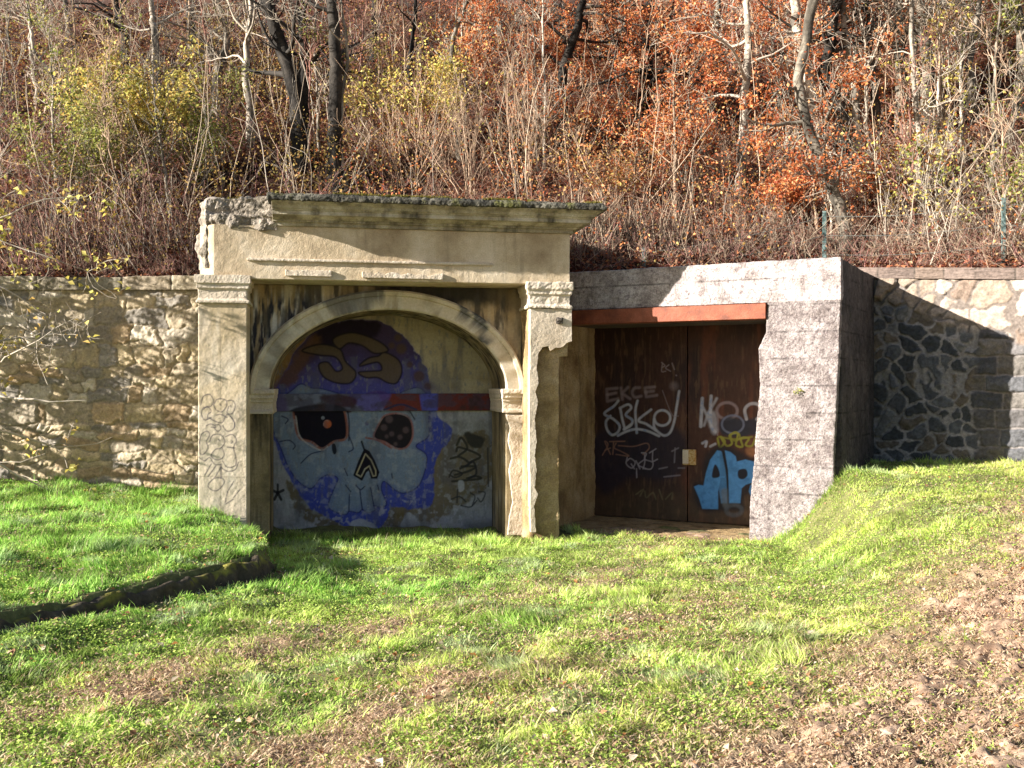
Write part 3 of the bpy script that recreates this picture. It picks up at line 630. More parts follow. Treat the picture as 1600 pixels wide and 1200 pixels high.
sheet('pilaster', 0.0, x_l2-.01, -0.1, zc0, 0.009, pilf, M_paint, mon, 0.0, RD-.002)
def capital(xa, xb, zc, name='capital'):
    bm = bmesh.new()
    for (z0, z1, p) in ((0, .04, .03), (.04, .175, .004), (.175, .235, .025), (.235, .335, .045)): add_box(bm, xa-p, xb+p, -p, RD-.004, zc+z0, zc+z1-.001)
    return bm_obj(name, bm, M_pil, mon)
cl_ = capital(0.0, x_l2-.01, zc0); weather(cl_, 0.011, ((0.15, 0.012), (0.03, 0.006)))
# right pilaster: bare core with render left on its upper half and down its left arris
bm = bmesh.new(); zc1 = MF.loc(860, 482)[1]; add_box(bm, x_r1+.01, xr-0.12, 0.06, RD-.002, -0.1, zc1-.002); add_box(bm, x_r1+.012, xr-0.01, 0.06, RD-.006, 2.35, zc1-.004)
weather(bm_obj('pilaster', bm, M_core, mon), 0.013, ((0.3, 0.04), (0.06, 0.02)))
rr = [(828, 482), (894, 482), (894, 533), (886, 536), (879, 543), (868, 544), (860, 549), (857, 541), (848, 543), (842, 552), (839, 575), (842, 598), (837, 612), (841, 628), (836, 655), (839, 690), (836, 712), (839, 735), (836, 762), (841, 772), (835, 790), (838, 832), (829, 832), (827, 700)]
bm = bmesh.new(); add_prism(bm, MF.pts(rr), 0.0, 0.11); weather(bm_obj('render_coat', bm, M_pil, mon), 0.009, ((0.25, 0.014), (0.035, 0.005)))
c_ = capital(x_r1, xr, zc1); weather(c_, 0.012, ((0.15, 0.035), (0.03, 0.008)))
bx_, bz_ = MF.loc(873, 500)
bm = bmesh.new(); add_box(bm, bx_-.035, bx_+.05, -.02, .05, bz_-.045, bz_+.03); add_box(bm, bx_-.02, bx_+.035, -.05, -.02, bz_-.01, bz_+.02); weather(bm_obj('iron_bracket', bm, M_dark, mon), 0.006, ((0.04, 0.02),))
# architrave and frieze
bm = bmesh.new(); add_plan(bm, [(0.0, 0.16), (0.17, 0.0), (xr, 0.0), (xr, BD), (0.0, BD)], z_arch_b, z_frieze-.002)
weather(bm_obj('frieze', bm, M_plaster, mon), 0.018, ((0.5, 0.012), (0.06, 0.006)))
zl = MF.loc(390, 406)[1]
bm = bmesh.new(); add_box(bm, xf(386), xf(770), -0.03, 0.05, zl-.012, zl+.022); weather(bm_obj('fillet', bm, M_pil, mon), 0.008, ((0.1, 0.008), (0.03, 0.006)))
lip = [(446, 421), (446, 432), (700, 439), (700, 428)]
def ragged(px0, px1, pyt, pyb, n, seed, amp):
    r = np.random.default_rng(seed); xs_ = np.linspace(px0, px1, n); off = lambda x: (x-446)*0.0255
    return [(x, pyt+off(x)+(r.uniform(0, amp) if 0 < i < n-1 else 0)) for i, x in enumerate(xs_)]+[(px1, pyb+off(px1)), (px0, pyb+off(px0))]
for a_, b_, sd, am in ((446, 518, 1, 1.5), (566, 692, 2, 6)):
    bm = bmesh.new(); q = MF.pts(ragged(a_, b_, 421, 431, 22, sd, am)); add_prism(bm, q, -0.03, 0.03)
    weather(bm_obj('moulding_lip', bm, M_pil, mon), 0.007, ((0.05, 0.01),))
# cornice: profile swept round front and right side; its left end has broken away
def loft(x_left, levels, y_back, xright):
    bm = bmesh.new(); rings = []
    for (z, p) in levels: rings.append([bm.verts.new(v) for v in ((x_left, -p, z), (xright+p, -p, z), (xright+p, y_back, z), (x_left, y_back, z))])
    for a_, b_ in zip(rings[:-1], rings[1:]):
        for i in range(4): bm.faces.new((a_[i], a_[(i+1) % 4], b_[(i+1) % 4], b_[i]))
    bm.faces.new(rings[0]); bm.faces.new(rings[-1][::-1]); return bm
zc = z_frieze
lv = [(zc, .03), (zc+.05, .04), (zc+.055, .08), (zc+.085, .10), (zc+.10, .16), (zc+.105, .25), (zc+.175, .27), (zc+.18, .285), (zc+.21, .31), (zc+.245, .355), (zc+.25, .375), (zc+.30, .375), (zc+.302, .36), (zc+.335, .34)]
xb_ = MF.loc(425, 330, -.2)[0]
bevel(bm_obj('cornice', loft(xb_, [(zc, .035), (zc+.045, .035), (zc+.046, .075), (zc+.068, .075), (zc+.069, .10), (zc+.105, .15), (zc+.106, .225), (zc+.155, .225), (zc+.156, .245), (zc+.172, .245), (zc+.173, .27), (zc+.205, .29), (zc+.235, .34), (zc+.247, .36)], BD, xr), M_cornice, mon), .004)
M_black = stone_mat('algae_blackened_stone', [(0.02, 0.02, 0.018), (0.07, 0.065, 0.05), (0.30, 0.28, 0.22)], 5.0, 0.6, (0.015, 0.015, 0.012), bump=0.014, moss=(0.10, 0.10, 0.02), streak_lo=0.45)
weather(bm_obj('drip_edge', loft(xb_-.05, [(zc+.247, .36), (zc+.25, .385), (zc+.30, .385), (zc+.302, .365), (zc+.335, .35)], BD, xr), M_black, mon), 0.0115, ((0.35, 0.03), (0.07, 0.03), (0.025, 0.01)))
# crumbled left end of the cornice
bm = bmesh.new(); add_plan(bm, [(0.0, .22), (.14, .03), (.5, -.02), (xb_+.05, -.03), (xb_+.05, BD), (0, BD)], zc-.06, zc+.12); add_plan(bm, [(.02, .3), (.12, .1), (.5, .05), (xb_-.1, -.02), (xb_+.1, -.16), (xb_+.16, BD), (.02, BD)], zc+.1, zc+.33)
add_plan(bm, [(-.03, .32), (.08, .05), (.15, .1), (.12, .5), (0, .6)], zc-.5, zc+.31)
add_plan(bm, [(.55, .1), (.75, -.06), (xb_+.05, -.12), (xb_+.05, .4), (.5, .4)], zc+.1, zc+.345)
weather(bm_obj('crumbled_end', bm, M_crumb, mon), 0.014, ((0.35, 0.16), (0.13, 0.08), (0.04, 0.025)))
# mass of the portal behind the niche
bm = bmesh.new(); add_box(bm, 0.03, xr-.03, DN+.31, BD, -.3, z_arch_b-.003); bm_obj('rear_mass', bm, M_plaster, mon)
# moss cap
n = 90000; r = np.random.default_rng(5)
def blades(P, hgt, wid, lean, col, r, seg_mid=0.55, dirn=None):
    n = len(P); a = r.uniform(0, 2*np.pi, n); b = r.uniform(0, 2*np.pi, n)
    if dirn is not None: b = dirn+r.normal(0, .8, n); a = b+np.pi/2+r.normal(0, .5, n)
    dx = np.cos(a); dy = np.sin(a)
    lx = np.cos(b)*lean*hgt; ly = np.sin(b)*lean*hgt; w2 = wid/2
    hz = np.sqrt(np.maximum(hgt**2-(lean*hgt)**2*.8, (hgt*.25)**2))
    V = np.empty((n, 5, 3)); side = np.stack([dx*w2, dy*w2, 0*dx], 1)
    mid = P+np.stack([lx*.3, ly*.3, hz*seg_mid], 1)
    V[:, 0] = P-side; V[:, 1] = P+side; V[:, 2] = mid+side*.8; V[:, 3] = mid-side*.8; V[:, 4] = P+np.stack([lx, ly, hz], 1)
    i = np.arange(n)[:, None]*5
    return V.reshape(-1, 3), [i+np.array([[0, 1, 2, 3]]), i+np.array([[3, 2, 4]])], np.repeat(col, 5, 0)
n = 15000; mx = r.uniform(0.1, xr+.33, n); my = -0.33+r.exponential(.16, n); keep = fbm(mx*2.2, my*4, 77) > np.where(mx < xb_, .6, .47)
mx, my = mx[keep], my[keep]; mz = np.where(mx < xb_, zc+.32, zc+.335); my = np.where(mx < xb_, my+.42, my)
mc = lerp(np.array([.07, .065, .015]), np.array([.26, .22, .04]), r.random((len(mx), 1)))
V, Fc, cc = blades(np.stack([mx, my, mz], 1), r.uniform(.012, .045, len(mx)), r.uniform(.006, .014, len(mx)), r.uniform(.1, .8, len(mx)), mc, r)
link('moss', np_mesh('moss', V, Fc, M_leaf, cc), mon)['kind'] = 'stuff'

# ------------------------------------------------------------------ concrete gate portal
uA = math.atan2(-.48, .877)
PF = Frame(0.83, 13.9, uA)
por = empty('concrete_portal', (0.83, 13.9, 0), uA, 'square pale concrete gateway with a red lintel beam, built against the right of the arch', 'portal')
zt_ = 3.52; xR = PF.loc(1314, 400)[0]; xo = PF.loc(869, 600)[0]; xp = PF.loc(1198, 500)[0]; DD = 1.3
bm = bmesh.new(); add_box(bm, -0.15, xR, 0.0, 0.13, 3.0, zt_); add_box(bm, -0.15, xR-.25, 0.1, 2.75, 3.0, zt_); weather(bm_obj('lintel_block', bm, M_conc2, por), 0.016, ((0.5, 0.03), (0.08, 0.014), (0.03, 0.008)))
# right pier leans outwards at its foot
pl = PF.pts([(1199, 475), (1197, 520), (1184, 545), (1187, 600), (1182, 660), (1180, 700), (1171, 790), (1169, 870), (1300, 870), (1303, 700), (1310, 560), (1314, 450)], 0)
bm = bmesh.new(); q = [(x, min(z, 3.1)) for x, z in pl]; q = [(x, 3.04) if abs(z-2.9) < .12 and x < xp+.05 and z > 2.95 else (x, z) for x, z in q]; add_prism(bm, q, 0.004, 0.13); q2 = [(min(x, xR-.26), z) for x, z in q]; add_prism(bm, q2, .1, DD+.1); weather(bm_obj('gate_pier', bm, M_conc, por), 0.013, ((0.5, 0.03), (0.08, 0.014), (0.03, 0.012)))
bm = bmesh.new(); add_box(bm, xR-.24, xR-.012, .132, 2.7, -.2, zt_-.012); weather(bm_obj('side_wall', bm, M_shaded, por), 0.02, ((0.4, 0.03), (0.06, 0.012)))
bm = bmesh.new(); add_box(bm, -0.6, xo, 0.06, DD+.3, -.2, 2.998); weather(bm_obj('gate_pier', bm, M_core, por), 0.016, ((0.35, 0.05), (0.06, 0.02)))
bm = bmesh.new(); add_box(bm, -0.2, xp-.005, -.035, 0.22, 2.805, 2.995); o = bm_obj('lintel_beam', bm, M_rust, por); bevel(o, .006)
bm = bmesh.new(); add_box(bm, xo-.05, xp+.3, .225, DD+.3, 2.82, 2.99); bm_obj('soffit_slab', bm, M_dark, por)
bm = bmesh.new(); add_box(bm, xo-.3, xp+.5, -.15, DD+.2, -.25, 0.045)
weather(bm_obj('threshold', bm, M_core, por), 0.02, ((0.3, 0.03), (0.06, 0.02)))
# doors with graffiti
cd = Canvas(900, 490, 1260, 860, (0.085, 0.032, 0.022))
Xd, Yd = cd.X, cd.Y
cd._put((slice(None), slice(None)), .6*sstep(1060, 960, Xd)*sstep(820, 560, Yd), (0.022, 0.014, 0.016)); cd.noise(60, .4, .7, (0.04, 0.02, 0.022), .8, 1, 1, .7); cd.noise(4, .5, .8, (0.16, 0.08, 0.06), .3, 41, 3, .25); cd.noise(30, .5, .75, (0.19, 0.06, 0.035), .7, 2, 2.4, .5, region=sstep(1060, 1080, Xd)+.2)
cd._put((slice(None), slice(None)), 0.75*sstep(740, 800, Yd)*(0.6+.4*fbm(Xd/20, Yd/20, 5)), (0.13, 0.085, 0.045))
cd.noise(10, .62, .72, (0.22, 0.12, 0.07), .4, 9, 2.5, .4)
cd.fill([(925, 680), (1060, 670), (1066, 735), (1030, 750), (990, 745), (940, 770)], (0.025, 0.02, 0.04), .75, 8)
def c5(l): return [(900+x/4, 560+y/4) for x, y in l]
WH = (0.62, 0.60, 0.68); PK = (0.40, 0.30, 0.32)
for q_ in ([(258, 186), (192, 192), (196, 268), (262, 252)], [(195, 228), (250, 216)], [(282, 185), (290, 256)], [(325, 180), (288, 218), (338, 252)], [(398, 182), (366, 186), (352, 215), (368, 242), (408, 236)], [(490, 178), (432, 184), (440, 240), (505, 230)], [(436, 210), (484, 204)]): cd.stroke(c5(q_), 3.4, PK, .55, 2.2, smooth=len(q_) > 4)
for q_ in ([(265, 265), (235, 300), (178, 345), (235, 380), (272, 420), (262, 460), (225, 478), (195, 445), (188, 395), (215, 360)], [(278, 315), (290, 380), (305, 440)], [(275, 310), (325, 288), (345, 310), (312, 352), (352, 385), (342, 420), (300, 442)],
           [(385, 265), (372, 330), (380, 465)], [(470, 320), (392, 385), (440, 410), (500, 450)], [(262, 482), (320, 455), (380, 442), (450, 455), (520, 485)], [(345, 412), (300, 445)],
           [(488, 380), (490, 430), (520, 465), (555, 482), (590, 460), (615, 390), (630, 300), (645, 205)]): cd.stroke(c5(q_), 3.0, WH, .88, 1.4)
cd.ring(1035, 653, 12.5, 12, 3.0, WH, .88, 1.4); cd.disc(1053, 603, 6, PK, .45, 5); cd.stroke(c5([(540, 200), (600, 350), (640, 360)]), 1.2, PK, .5)
for q_ in ([(540, 30), (535, 80), (560, 80)], [(580, 40), (560, 60), (590, 80)], [(600, 30), (615, 70)], [(625, 105), (628, 108)], [(535, 25), (555, 45), (540, 55)]): cd.stroke(c5(q_), 1.6, PK, .75)
OR = (0.36, 0.18, 0.13)
for q_ in ([(165, 605), (200, 540), (180, 520), (215, 600)], [(180, 575), (215, 560)], [(210, 520), (305, 518)], [(235, 525), (230, 600)], [(250, 530), (240, 560), (280, 580), (330, 610), (250, 600)], [(265, 545), (360, 550), (440, 530), (458, 560), (420, 600)]): cd.stroke(c5(q_), 1.5, OR, .8)
for q_ in ([(320, 620), (315, 660), (350, 685), (370, 650), (340, 625), (320, 640)], [(345, 660), (365, 690)], [(375, 640), (400, 690)], [(430, 630), (390, 665), (440, 690)], [(430, 600), (430, 650), (420, 690)], [(410, 590), (440, 595), (430, 630), (480, 650), (470, 690), (430, 690)], [(460, 590), (500, 565)], [(480, 580), (480, 640), (510, 630)], [(378, 690), (380, 745)]): cd.stroke(c5(q_), 1.6, (0.42, 0.36, 0.42), .8)
for q_ in ([(620, 560), (615, 650)], [(640, 560), (600, 580)], [(520, 690), (570, 680)], [(550, 740), (650, 730)], [(640, 685), (680, 685)]): cd.stroke(c5(q_), 1.6, (0.35, 0.30, 0.36), .6, 1.2)
for q_ in ([(375, 850), (420, 820), (400, 860)], [(430, 830), (440, 870), (480, 840), (500, 880)], [(520, 820), (540, 880)], [(560, 880), (600, 840), (600, 880)]): cd.stroke(c5(q_), 1.8, (0.24, 0.19, 0.10), .6, 1.2)
# right leaf
cd.stroke(c5([(790, 250), (785, 330), (780, 425)]), 4.2, WH, .9, 1.5); cd.stroke(c5([(790, 300), (815, 350), (840, 400)]), 3, WH, .7, 2); cd.stroke(c5([(845, 235), (840, 330), (845, 420), (870, 460)]), 3.6, WH, .85, 1.8)
cd.stroke(c5([(880, 250), (830, 340), (800, 420)]), 3, WH, .6, 2); cd.fill(c5([(820, 340), (870, 340), (890, 440), (860, 475), (830, 420)]), WH, .6, 3, rag=2)
cd.ring(1136, 642, 16, 13, 3.4, PK, .75, 2); cd.stroke(c5([(885, 340), (890, 420), (885, 480)]), 1.6, PK, .6)
cd.fill(c5([(895, 400), (940, 365), (1010, 375), (1060, 385), (1140, 365), (1200, 370), (1200, 470), (1100, 480), (1000, 490), (910, 470)]), (0.03, 0.035, 0.06), .9, 3)
cd.ring(1145, 663, 17, 14, 2.6, (0.22, 0.24, 0.36), .8, 1.2); cd.stroke(c5([(1065, 380), (1055, 320), (1090, 285), (1140, 290), (1160, 340), (1130, 380)]), 4, WH, .85, 1.5)
YE = (0.36, 0.34, 0.05)
cd.stroke(c5([(885, 500), (900, 555), (930, 520), (905, 490), (940, 545), (975, 530), (960, 480), (1010, 470), (1000, 540), (1040, 550), (1030, 500), (1080, 500), (1060, 540), (1100, 545), (1130, 480), (1150, 550)]), 2.8, YE, .92, .9)
cd.stroke(c5([(890, 490), (1000, 505), (1100, 490)]), 2.2, YE, .8, 1); cd.ring(1149, 682, 7, 7, 2, YE, .8)
for q_ in ([(790, 530), (815, 520), (810, 550)], [(840, 550), (870, 535)]): cd.stroke(c5(q_), 3.4, WH, .8, 1.2)
cd.fill(c5([(1060, 570), (1100, 555), (1140, 580), (1120, 610), (1080, 615)]), (0.5, 0.22, 0.10), .7, 3)
cd.fill(c5([(800, 640), (840, 570), (900, 545), (1000, 570), (1110, 620), (1220, 620), (1220, 830), (1060, 850), (1050, 950), (940, 950), (780, 950), (730, 800), (790, 760)]), (0.015, 0.015, 0.025), .85, 5)
SB = (0.10, 0.34, 0.75)
cd.fill(c5([(737, 802), (765, 790), (797, 795), (812, 715), (838, 635), (882, 574), (905, 580), (916, 700), (900, 790), (888, 830), (888, 942), (790, 940), (768, 870)]), SB, 1, .9, smooth=False)
cd.fill(c5([(930, 575), (965, 585), (998, 612), (1004, 645), (1060, 632), (1130, 650), (1150, 700), (1120, 770), (1060, 790), (1035, 812), (1028, 905), (952, 905), (948, 800), (950, 700)]), SB, 1, .9, smooth=False)
cd.fill(c5([(1140, 800), (1090, 790), (1080, 830), (1120, 920), (1180, 920)]), SB, 1, .9, smooth=False)
cd.fill(c5([(895, 577), (912, 585), (934, 700), (948, 835), (946, 905), (908, 905), (893, 820), (905, 760)]), (0.08, 0.26, 0.55), .95, 1.2, smooth=False); cd.stroke(c5([(918, 585), (936, 660), (946, 740), (951, 905)]), 2.6, (0.012, 0.012, 0.02), .95, 1); cd.stroke(c5([(855, 745), (925, 742)]), 2.0, (0.10, 0.34, 0.75), .9)
cd.fill(c5([(866, 665), (890, 690), (897, 738), (850, 742)]), (0.015, .015, .03), 1, .8); cd.fill(c5([(1015, 700), (1060, 692), (1072, 730), (1045, 755), (1015, 745)]), (0.015, .015, .03), 1, .8)
cd.noise(7, .5, .8, (0.05, 0.20, 0.5), .5, 30, region=(cd.a[..., 2] > .5)*1.0)
cd.fill(c5([(905, 830), (945, 820), (950, 930), (920, 925)]), (0.20, 0.22, 0.24), .6, 3); cd.ring(1147, 797, 12, 8, 5, (0.13, 0.15, 0.18), .6, 3)
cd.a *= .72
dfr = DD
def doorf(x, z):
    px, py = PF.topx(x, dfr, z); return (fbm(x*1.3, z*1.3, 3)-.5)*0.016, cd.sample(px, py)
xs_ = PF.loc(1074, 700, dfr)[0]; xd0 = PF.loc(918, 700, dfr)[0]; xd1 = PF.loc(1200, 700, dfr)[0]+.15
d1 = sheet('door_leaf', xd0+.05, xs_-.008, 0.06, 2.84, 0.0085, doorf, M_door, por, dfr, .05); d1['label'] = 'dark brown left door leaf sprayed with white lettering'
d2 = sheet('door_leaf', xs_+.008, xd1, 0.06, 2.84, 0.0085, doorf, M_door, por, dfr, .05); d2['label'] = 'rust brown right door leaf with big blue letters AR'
lx, lz = PF.loc(1078, 714, dfr)
bm = bmesh.new(); add_box(bm, lx-.09, lx+.10, -.05, .002, lz-.11, lz+.11); bmesh.ops.translate(bm, verts=bm.verts, vec=(0, dfr-.012, 0)); o = bm_obj('lock_box', bm, M_lock, d2); bevel(o, .01)
bm = bmesh.new(); add_box(bm, lx-.085, lx+.0, -.056, -.05, lz-.09, lz+.1); bmesh.ops.translate(bm, verts=bm.verts, vec=(0, dfr-.012, 0)); bm_obj('lock_plate', bm, M_pil, d2)
for zz in (.35, 1.45, 2.5):
    bm = bmesh.new(); bmesh.ops.create_cone(bm, cap_ends=True, segments=10, radius1=.022, radius2=.022, depth=.16); bmesh.ops.translate(bm, verts=bm.verts, vec=(xd0+.05, dfr-.03, zz)); bm_obj('hinge', bm, M_dark, d1)
bm = bmesh.new(); add_box(bm, xd0-.05, xd0+.045, dfr-.03, dfr+.08, 0.0, 2.85); add_box(bm, xd0-.05, xd1, dfr+.055, dfr+.09, 0.0, 2.85); bm_obj('door_frame', bm, M_dark, por)

kk = np.random.default_rng(3); wx_, wz_ = PF.loc(1248, 611)[0], PF.loc(1248, 611)[1]
wb = empty('wall_weed', (PF.o[0]+PF.u[0]*wx_, PF.o[1]+PF.u[1]*wx_-.0, wz_), 0, 'tiny yellow-green weed sprouting from a crack in the concrete pier', 'plant')
STONE_WEED = wb
# ------------------------------------------------------------------ stone edging along the left bank
ysn = np.arange(2.2, 9.5, 0.03); K = 9; V = []
ke = empty('stone_kerb', (-2.6, 8.0, 0.3), 0, 'low crooked mossy kerb edging the raised grass bank at left', 'kerb')
prof = [(-.07, -.25), (-.07, -.04), (-.055, .01), (-.025, .028), (.01, .03), (.035, .012), (.045, -.03), (.055, -.15), (.09, -.4)]
for y in ysn:
    ex = float(edge_x(y))+(float(fbm(y*.9, 3.3, 4))-.5)*.22; jt = abs(((y*1.7+float(vnoise(y*.8, 1, 2))) % 1)-.5); zz = float(ground_z(float(edge_x(y))-.3, y))-.065-.05*max(0, 1-(.5-jt)/.05)-.05*sstep(8.6, 9.4, y)+(float(fbm(y*1.4, 8.1, 6))-.5)*.12-.1*float(sstep(9.0, 9.5, y))
    for (dx, dz) in prof:
        V.append((ex+dx+(float(fbm(y*14, dz*25, 5))-.5)*.10+2.6, y-8.0, zz+dz+(float(fbm(y*8, dx*12, 6))-.5)*.11-.3))
V = np.array(V); n = len(ysn); idx = np.arange(n*K).reshape(n, K)
f = np.stack([idx[:-1, :-1], idx[:-1, 1:], idx[1:, 1:], idx[1:, :-1]], -1).reshape(-1, 4)
kc = lerp(np.array([.03, .025, .018]), np.array([.13, .10, .07]), fbm(V[:, 1]*9, V[:, 0]*30+V[:, 2]*20, 3)[:, None])
mk = ((V[:, 2] > np.repeat(V.reshape(n, K, 3)[:, 3, 2], K)-.03) & (fbm(V[:, 1]*3, V[:, 0]*9, 4) > .56))
kc[mk] = lerp(np.array([.10, .09, .02]), np.array([.30, .27, .05]), fbm(V[mk, 1]*12, V[mk, 0]*12, 9)[:, None])
link('kerb_stones', np_mesh('kerb_stones', V, [f], M_stone, kc, True), ke)

# ------------------------------------------------------------------ grass, weeds, fallen leaves
def ground_pts(n, y0, y1, dens_pow=1.6, r=rng):
    """points thrown over the lawn, thinning with distance"""
    u = r.random(n); a = y0**(2-dens_pow); b = y1**(2-dens_pow); Y = (a+u*(b-a))**(1/(2-dens_pow)); X = (r.random(n)*1.16-.58)*Y
    return X, Y
def lawn_mask(X, Y):
    L = np.stack([X, Y], 1)
    dm = (L-MF.o)@MF.v; xm = (L-MF.o)@MF.u; dp = (L-PF.o)@PF.v; xp_ = (L-PF.o)@PF.u; dr = (L-WR.o)@WR.v
    ok = (Y < 13.95) & ~((dm > -.01) & (xm > -.05) & (xm < 0.72)) & ~((dm > 0) & (xm > x_r1-.35) & (xm < xr+.1)) & ~((dm > RD+.5) & (xm > 0) & (xm < xr+.2))
    ok &= ~((dp > -.05) & (xp_ > -.6) & (xp_ < xR+.02)) & ~((dr > -.03) & (X > 4.5))
    return ok
r = np.random.default_rng(31)
X, Y = ground_pts(620000, 3.3, 14.0, 1.25, r)
br, cor = bare(X, Y)
patch = fbm(X*1.7, Y*1.7, 61); fine = fbm(X*6, Y*6, 62)
ok = lawn_mask(X, Y) & ~((X > edge_x(Y)-.12) & (X < edge_x(Y)+.2) & (Y < 9.35) & (r.random(len(X)) < .93)) & (r.random(len(X)) > br*0.93) & (r.random(len(X)) < 0.35+1.1*fine)
X, Y, br, cor, patch, fine = X[ok], Y[ok], br[ok], cor[ok], patch[ok], fine[ok]
z = ground_z(X, Y); n = len(X)
dmon = (np.stack([X, Y], 1)-MF.o)@MF.v
xmon = (np.stack([X, Y], 1)-MF.o)@MF.u
tall = sstep(-.9, -.1, dmon)*((xmon > -.2) & (xmon < 4.8))+sstep(.55, .05, np.abs(X-edge_x(Y)))*(Y < 11.5)*(X > edge_x(Y))*.7
tall = np.clip(tall+sstep(.64, .75, patch)*.9, 0, 1.2)*(fbm(X*5, Y*5, 5) > .42)
clump = sstep(.45, .75, fbm(X*4.2, Y*4.2, 63)); h = r.uniform(.015, .045, n)*(0.55+0.8*patch+1.7*clump)*(1-.35*br)+tall*r.uniform(.0, .10, n)+(r.random(n) < .012)*r.uniform(.03, .12, n)
leftb = sstep(0, .3, edge_x(Y)-X)
h *= .86*(1+.35*leftb)
ppr = (np.stack([X, Y], 1)-PF.o)@PF.v; h += sstep(-.30, -.05, ppr)*((X > 3.0) & (X < 4.1))*r.uniform(0, .10, n)+sstep(.35, .05, -((np.stack([X, Y], 1)-WR.o)@WR.v))*(X > 4.2)*r.uniform(0, .09, n)
wd = r.uniform(.0035, .0075, n)*(1+.035*Y)
lean = np.clip(r.uniform(.35, 1.0, n)+.2*worn(X, Y), 0, .97)
k = r.random((n, 1)); pn = sstep(.35, .65, fbm(X*.8, Y*.8, 91))[:, None]
green = lerp(np.array([.075, .19, .022]), np.array([.33, .60, .11]), k); yel = lerp(np.array([.34, .44, .06]), np.array([.78, .80, .27]), k)
cc = lerp(green, yel, np.clip(.12+(.45*pn+.35*worn(X, Y)[:, None])*(1-leftb[:, None])+.3*br[:, None]+.25*sstep(-1, 3, X)[:, None]+(r.random((n, 1))-.5)*.35, 0, 1))
dry = r.random(n) < (.07+.25*br+.22*worn(X, Y)*(1-leftb)); cc[dry] = lerp(np.array([.34, .27, .15]), np.array([.55, .47, .30]), r.random((dry.sum(), 1)))
flow = fbm(X*1.9, Y*1.9, 64, 2)*14+fbm(X*.7, Y*.7, 65, 2)*8
tint = fbm(X*3.6, Y*3.6, 66, 3)[:, None]; cc = cc*lerp(.62, 1.5, sstep(.3, .72, tint)); silver = sstep(.62, .72, fbm(X*2.9+5, Y*2.9, 67, 3))[:, None]; cc = lerp(cc, np.array([.50, .60, .34])*r.uniform(.7, 1.2, (n, 1)), silver*.6)
V, Fc, c5_ = blades(np.stack([X, Y, z-.006], 1), h, wd, lean, cc, r, dirn=flow)
tag(link('grass', np_mesh('grass', V, Fc, M_grass, c5_)), 'bright green and yellowing grass over the bank and track in front of the portals', 'grass', kind='stuff')
# broad-leaved weeds
def leaf_quads(P, size, col, r, flat=0.5, fold=True, aspect=0.7):
    n = len(P); nrm = r.normal(0, 1, (n, 3)); nrm[:, 2] = np.abs(nrm[:, 2])+flat*3; nrm /= np.linalg.norm(nrm, axis=1)[:, None]
    t = r.normal(0, 1, (n, 3)); t -= nrm*(t*nrm).sum(1)[:, None]; t /= np.linalg.norm(t, axis=1)[:, None]; b = np.cross(nrm, t)
    s = size[:, None]; V = np.empty((n, 4, 3)); cu = nrm*s*(.22 if fold else 0)
    V[:, 0] = P-t*s*.5; V[:, 1] = P+b*s*.5*aspect+cu; V[:, 2] = P+t*s*.5; V[:, 3] = P-b*s*.5*aspect+cu
    i = np.arange(n)[:, None]*4
    return V.reshape(-1, 3), [i+np.array([[0, 1, 2]]), i+np.array([[0, 2, 3]])], np.repeat(col, 4, 0)
r = np.random.default_rng(32)
X, Y = ground_pts(330000, 3.3, 13.8, 1.2, r); br, cor = bare(X, Y)
pw = sstep(.42, .6, fbm(X*1.5+7, Y*1.5, 81)); ok = lawn_mask(X, Y) & ~((X > edge_x(Y)-.14) & (X < edge_x(Y)+.2) & (Y < 9.35)) & (r.random(len(X)) > br*.85) & (r.random(len(X)) < .15+.85*pw)
X, Y = X[ok], Y[ok]; n = len(X); k = r.random((n, 1))
cc = lerp(np.array([.16, .30, .03]), np.array([.62, .74, .18]), k)*(.8+.4*fbm(X*3, Y*3, 4))[:, None]
V, Fc, c4_ = leaf_quads(np.stack([X, Y, ground_z(X, Y)+r.uniform(.0, .035, n)], 1), r.uniform(.010, .026, n), cc, r, .45)
tag(link('low_weeds', np_mesh('low_weeds', V, Fc, M_grass, c4_)), 'small broad-leaved weeds and clover mixed into the lawn', 'weeds', kind='stuff')
# flattened dead grass on the worn ground
r = np.random.default_rng(35)
X, Y = ground_pts(230000, 3.2, 13.6, 1.25, r); br, cor = bare(X, Y); wv = worn(X, Y); ok = lawn_mask(X, Y) & (r.random(len(X)) < np.clip(br*.75*(1-cor*.6)+wv*.35+.05, 0, 1)); X, Y = X[ok], Y[ok]; n = len(X); k = r.random((n, 1))
cc = lerp(np.array([.26, .15, .085]), np.array([.78, .60, .40]), k**1.2)
V, Fc, cc = blades(np.stack([X, Y, ground_z(X, Y)+r.uniform(.004, .03, n)], 1), r.uniform(.012, .05, n), r.uniform(.004, .010, n), np.full(n, .97), cc, r)
tag(link('dead_grass', np_mesh('dead_grass', V, Fc, M_grass, cc)), 'flattened straw and dead grass along the wheel tracks', 'dead grass', kind='stuff')
q_ = np.random.default_rng(4); v_, f_, c_q = leaf_quads(q_.normal(0, .022, (46, 3))*np.array([1.5, .6, .8])+np.array([-.02, -.03, 0]), q_.uniform(.012, .03, 46), lerp(np.array([.2, .3, .04]), np.array([.55, .5, .08]), q_.random((46, 1))), q_, .3)
link('leaves', np_mesh('leaves', v_, f_, M_grass, c_q), STONE_WEED)
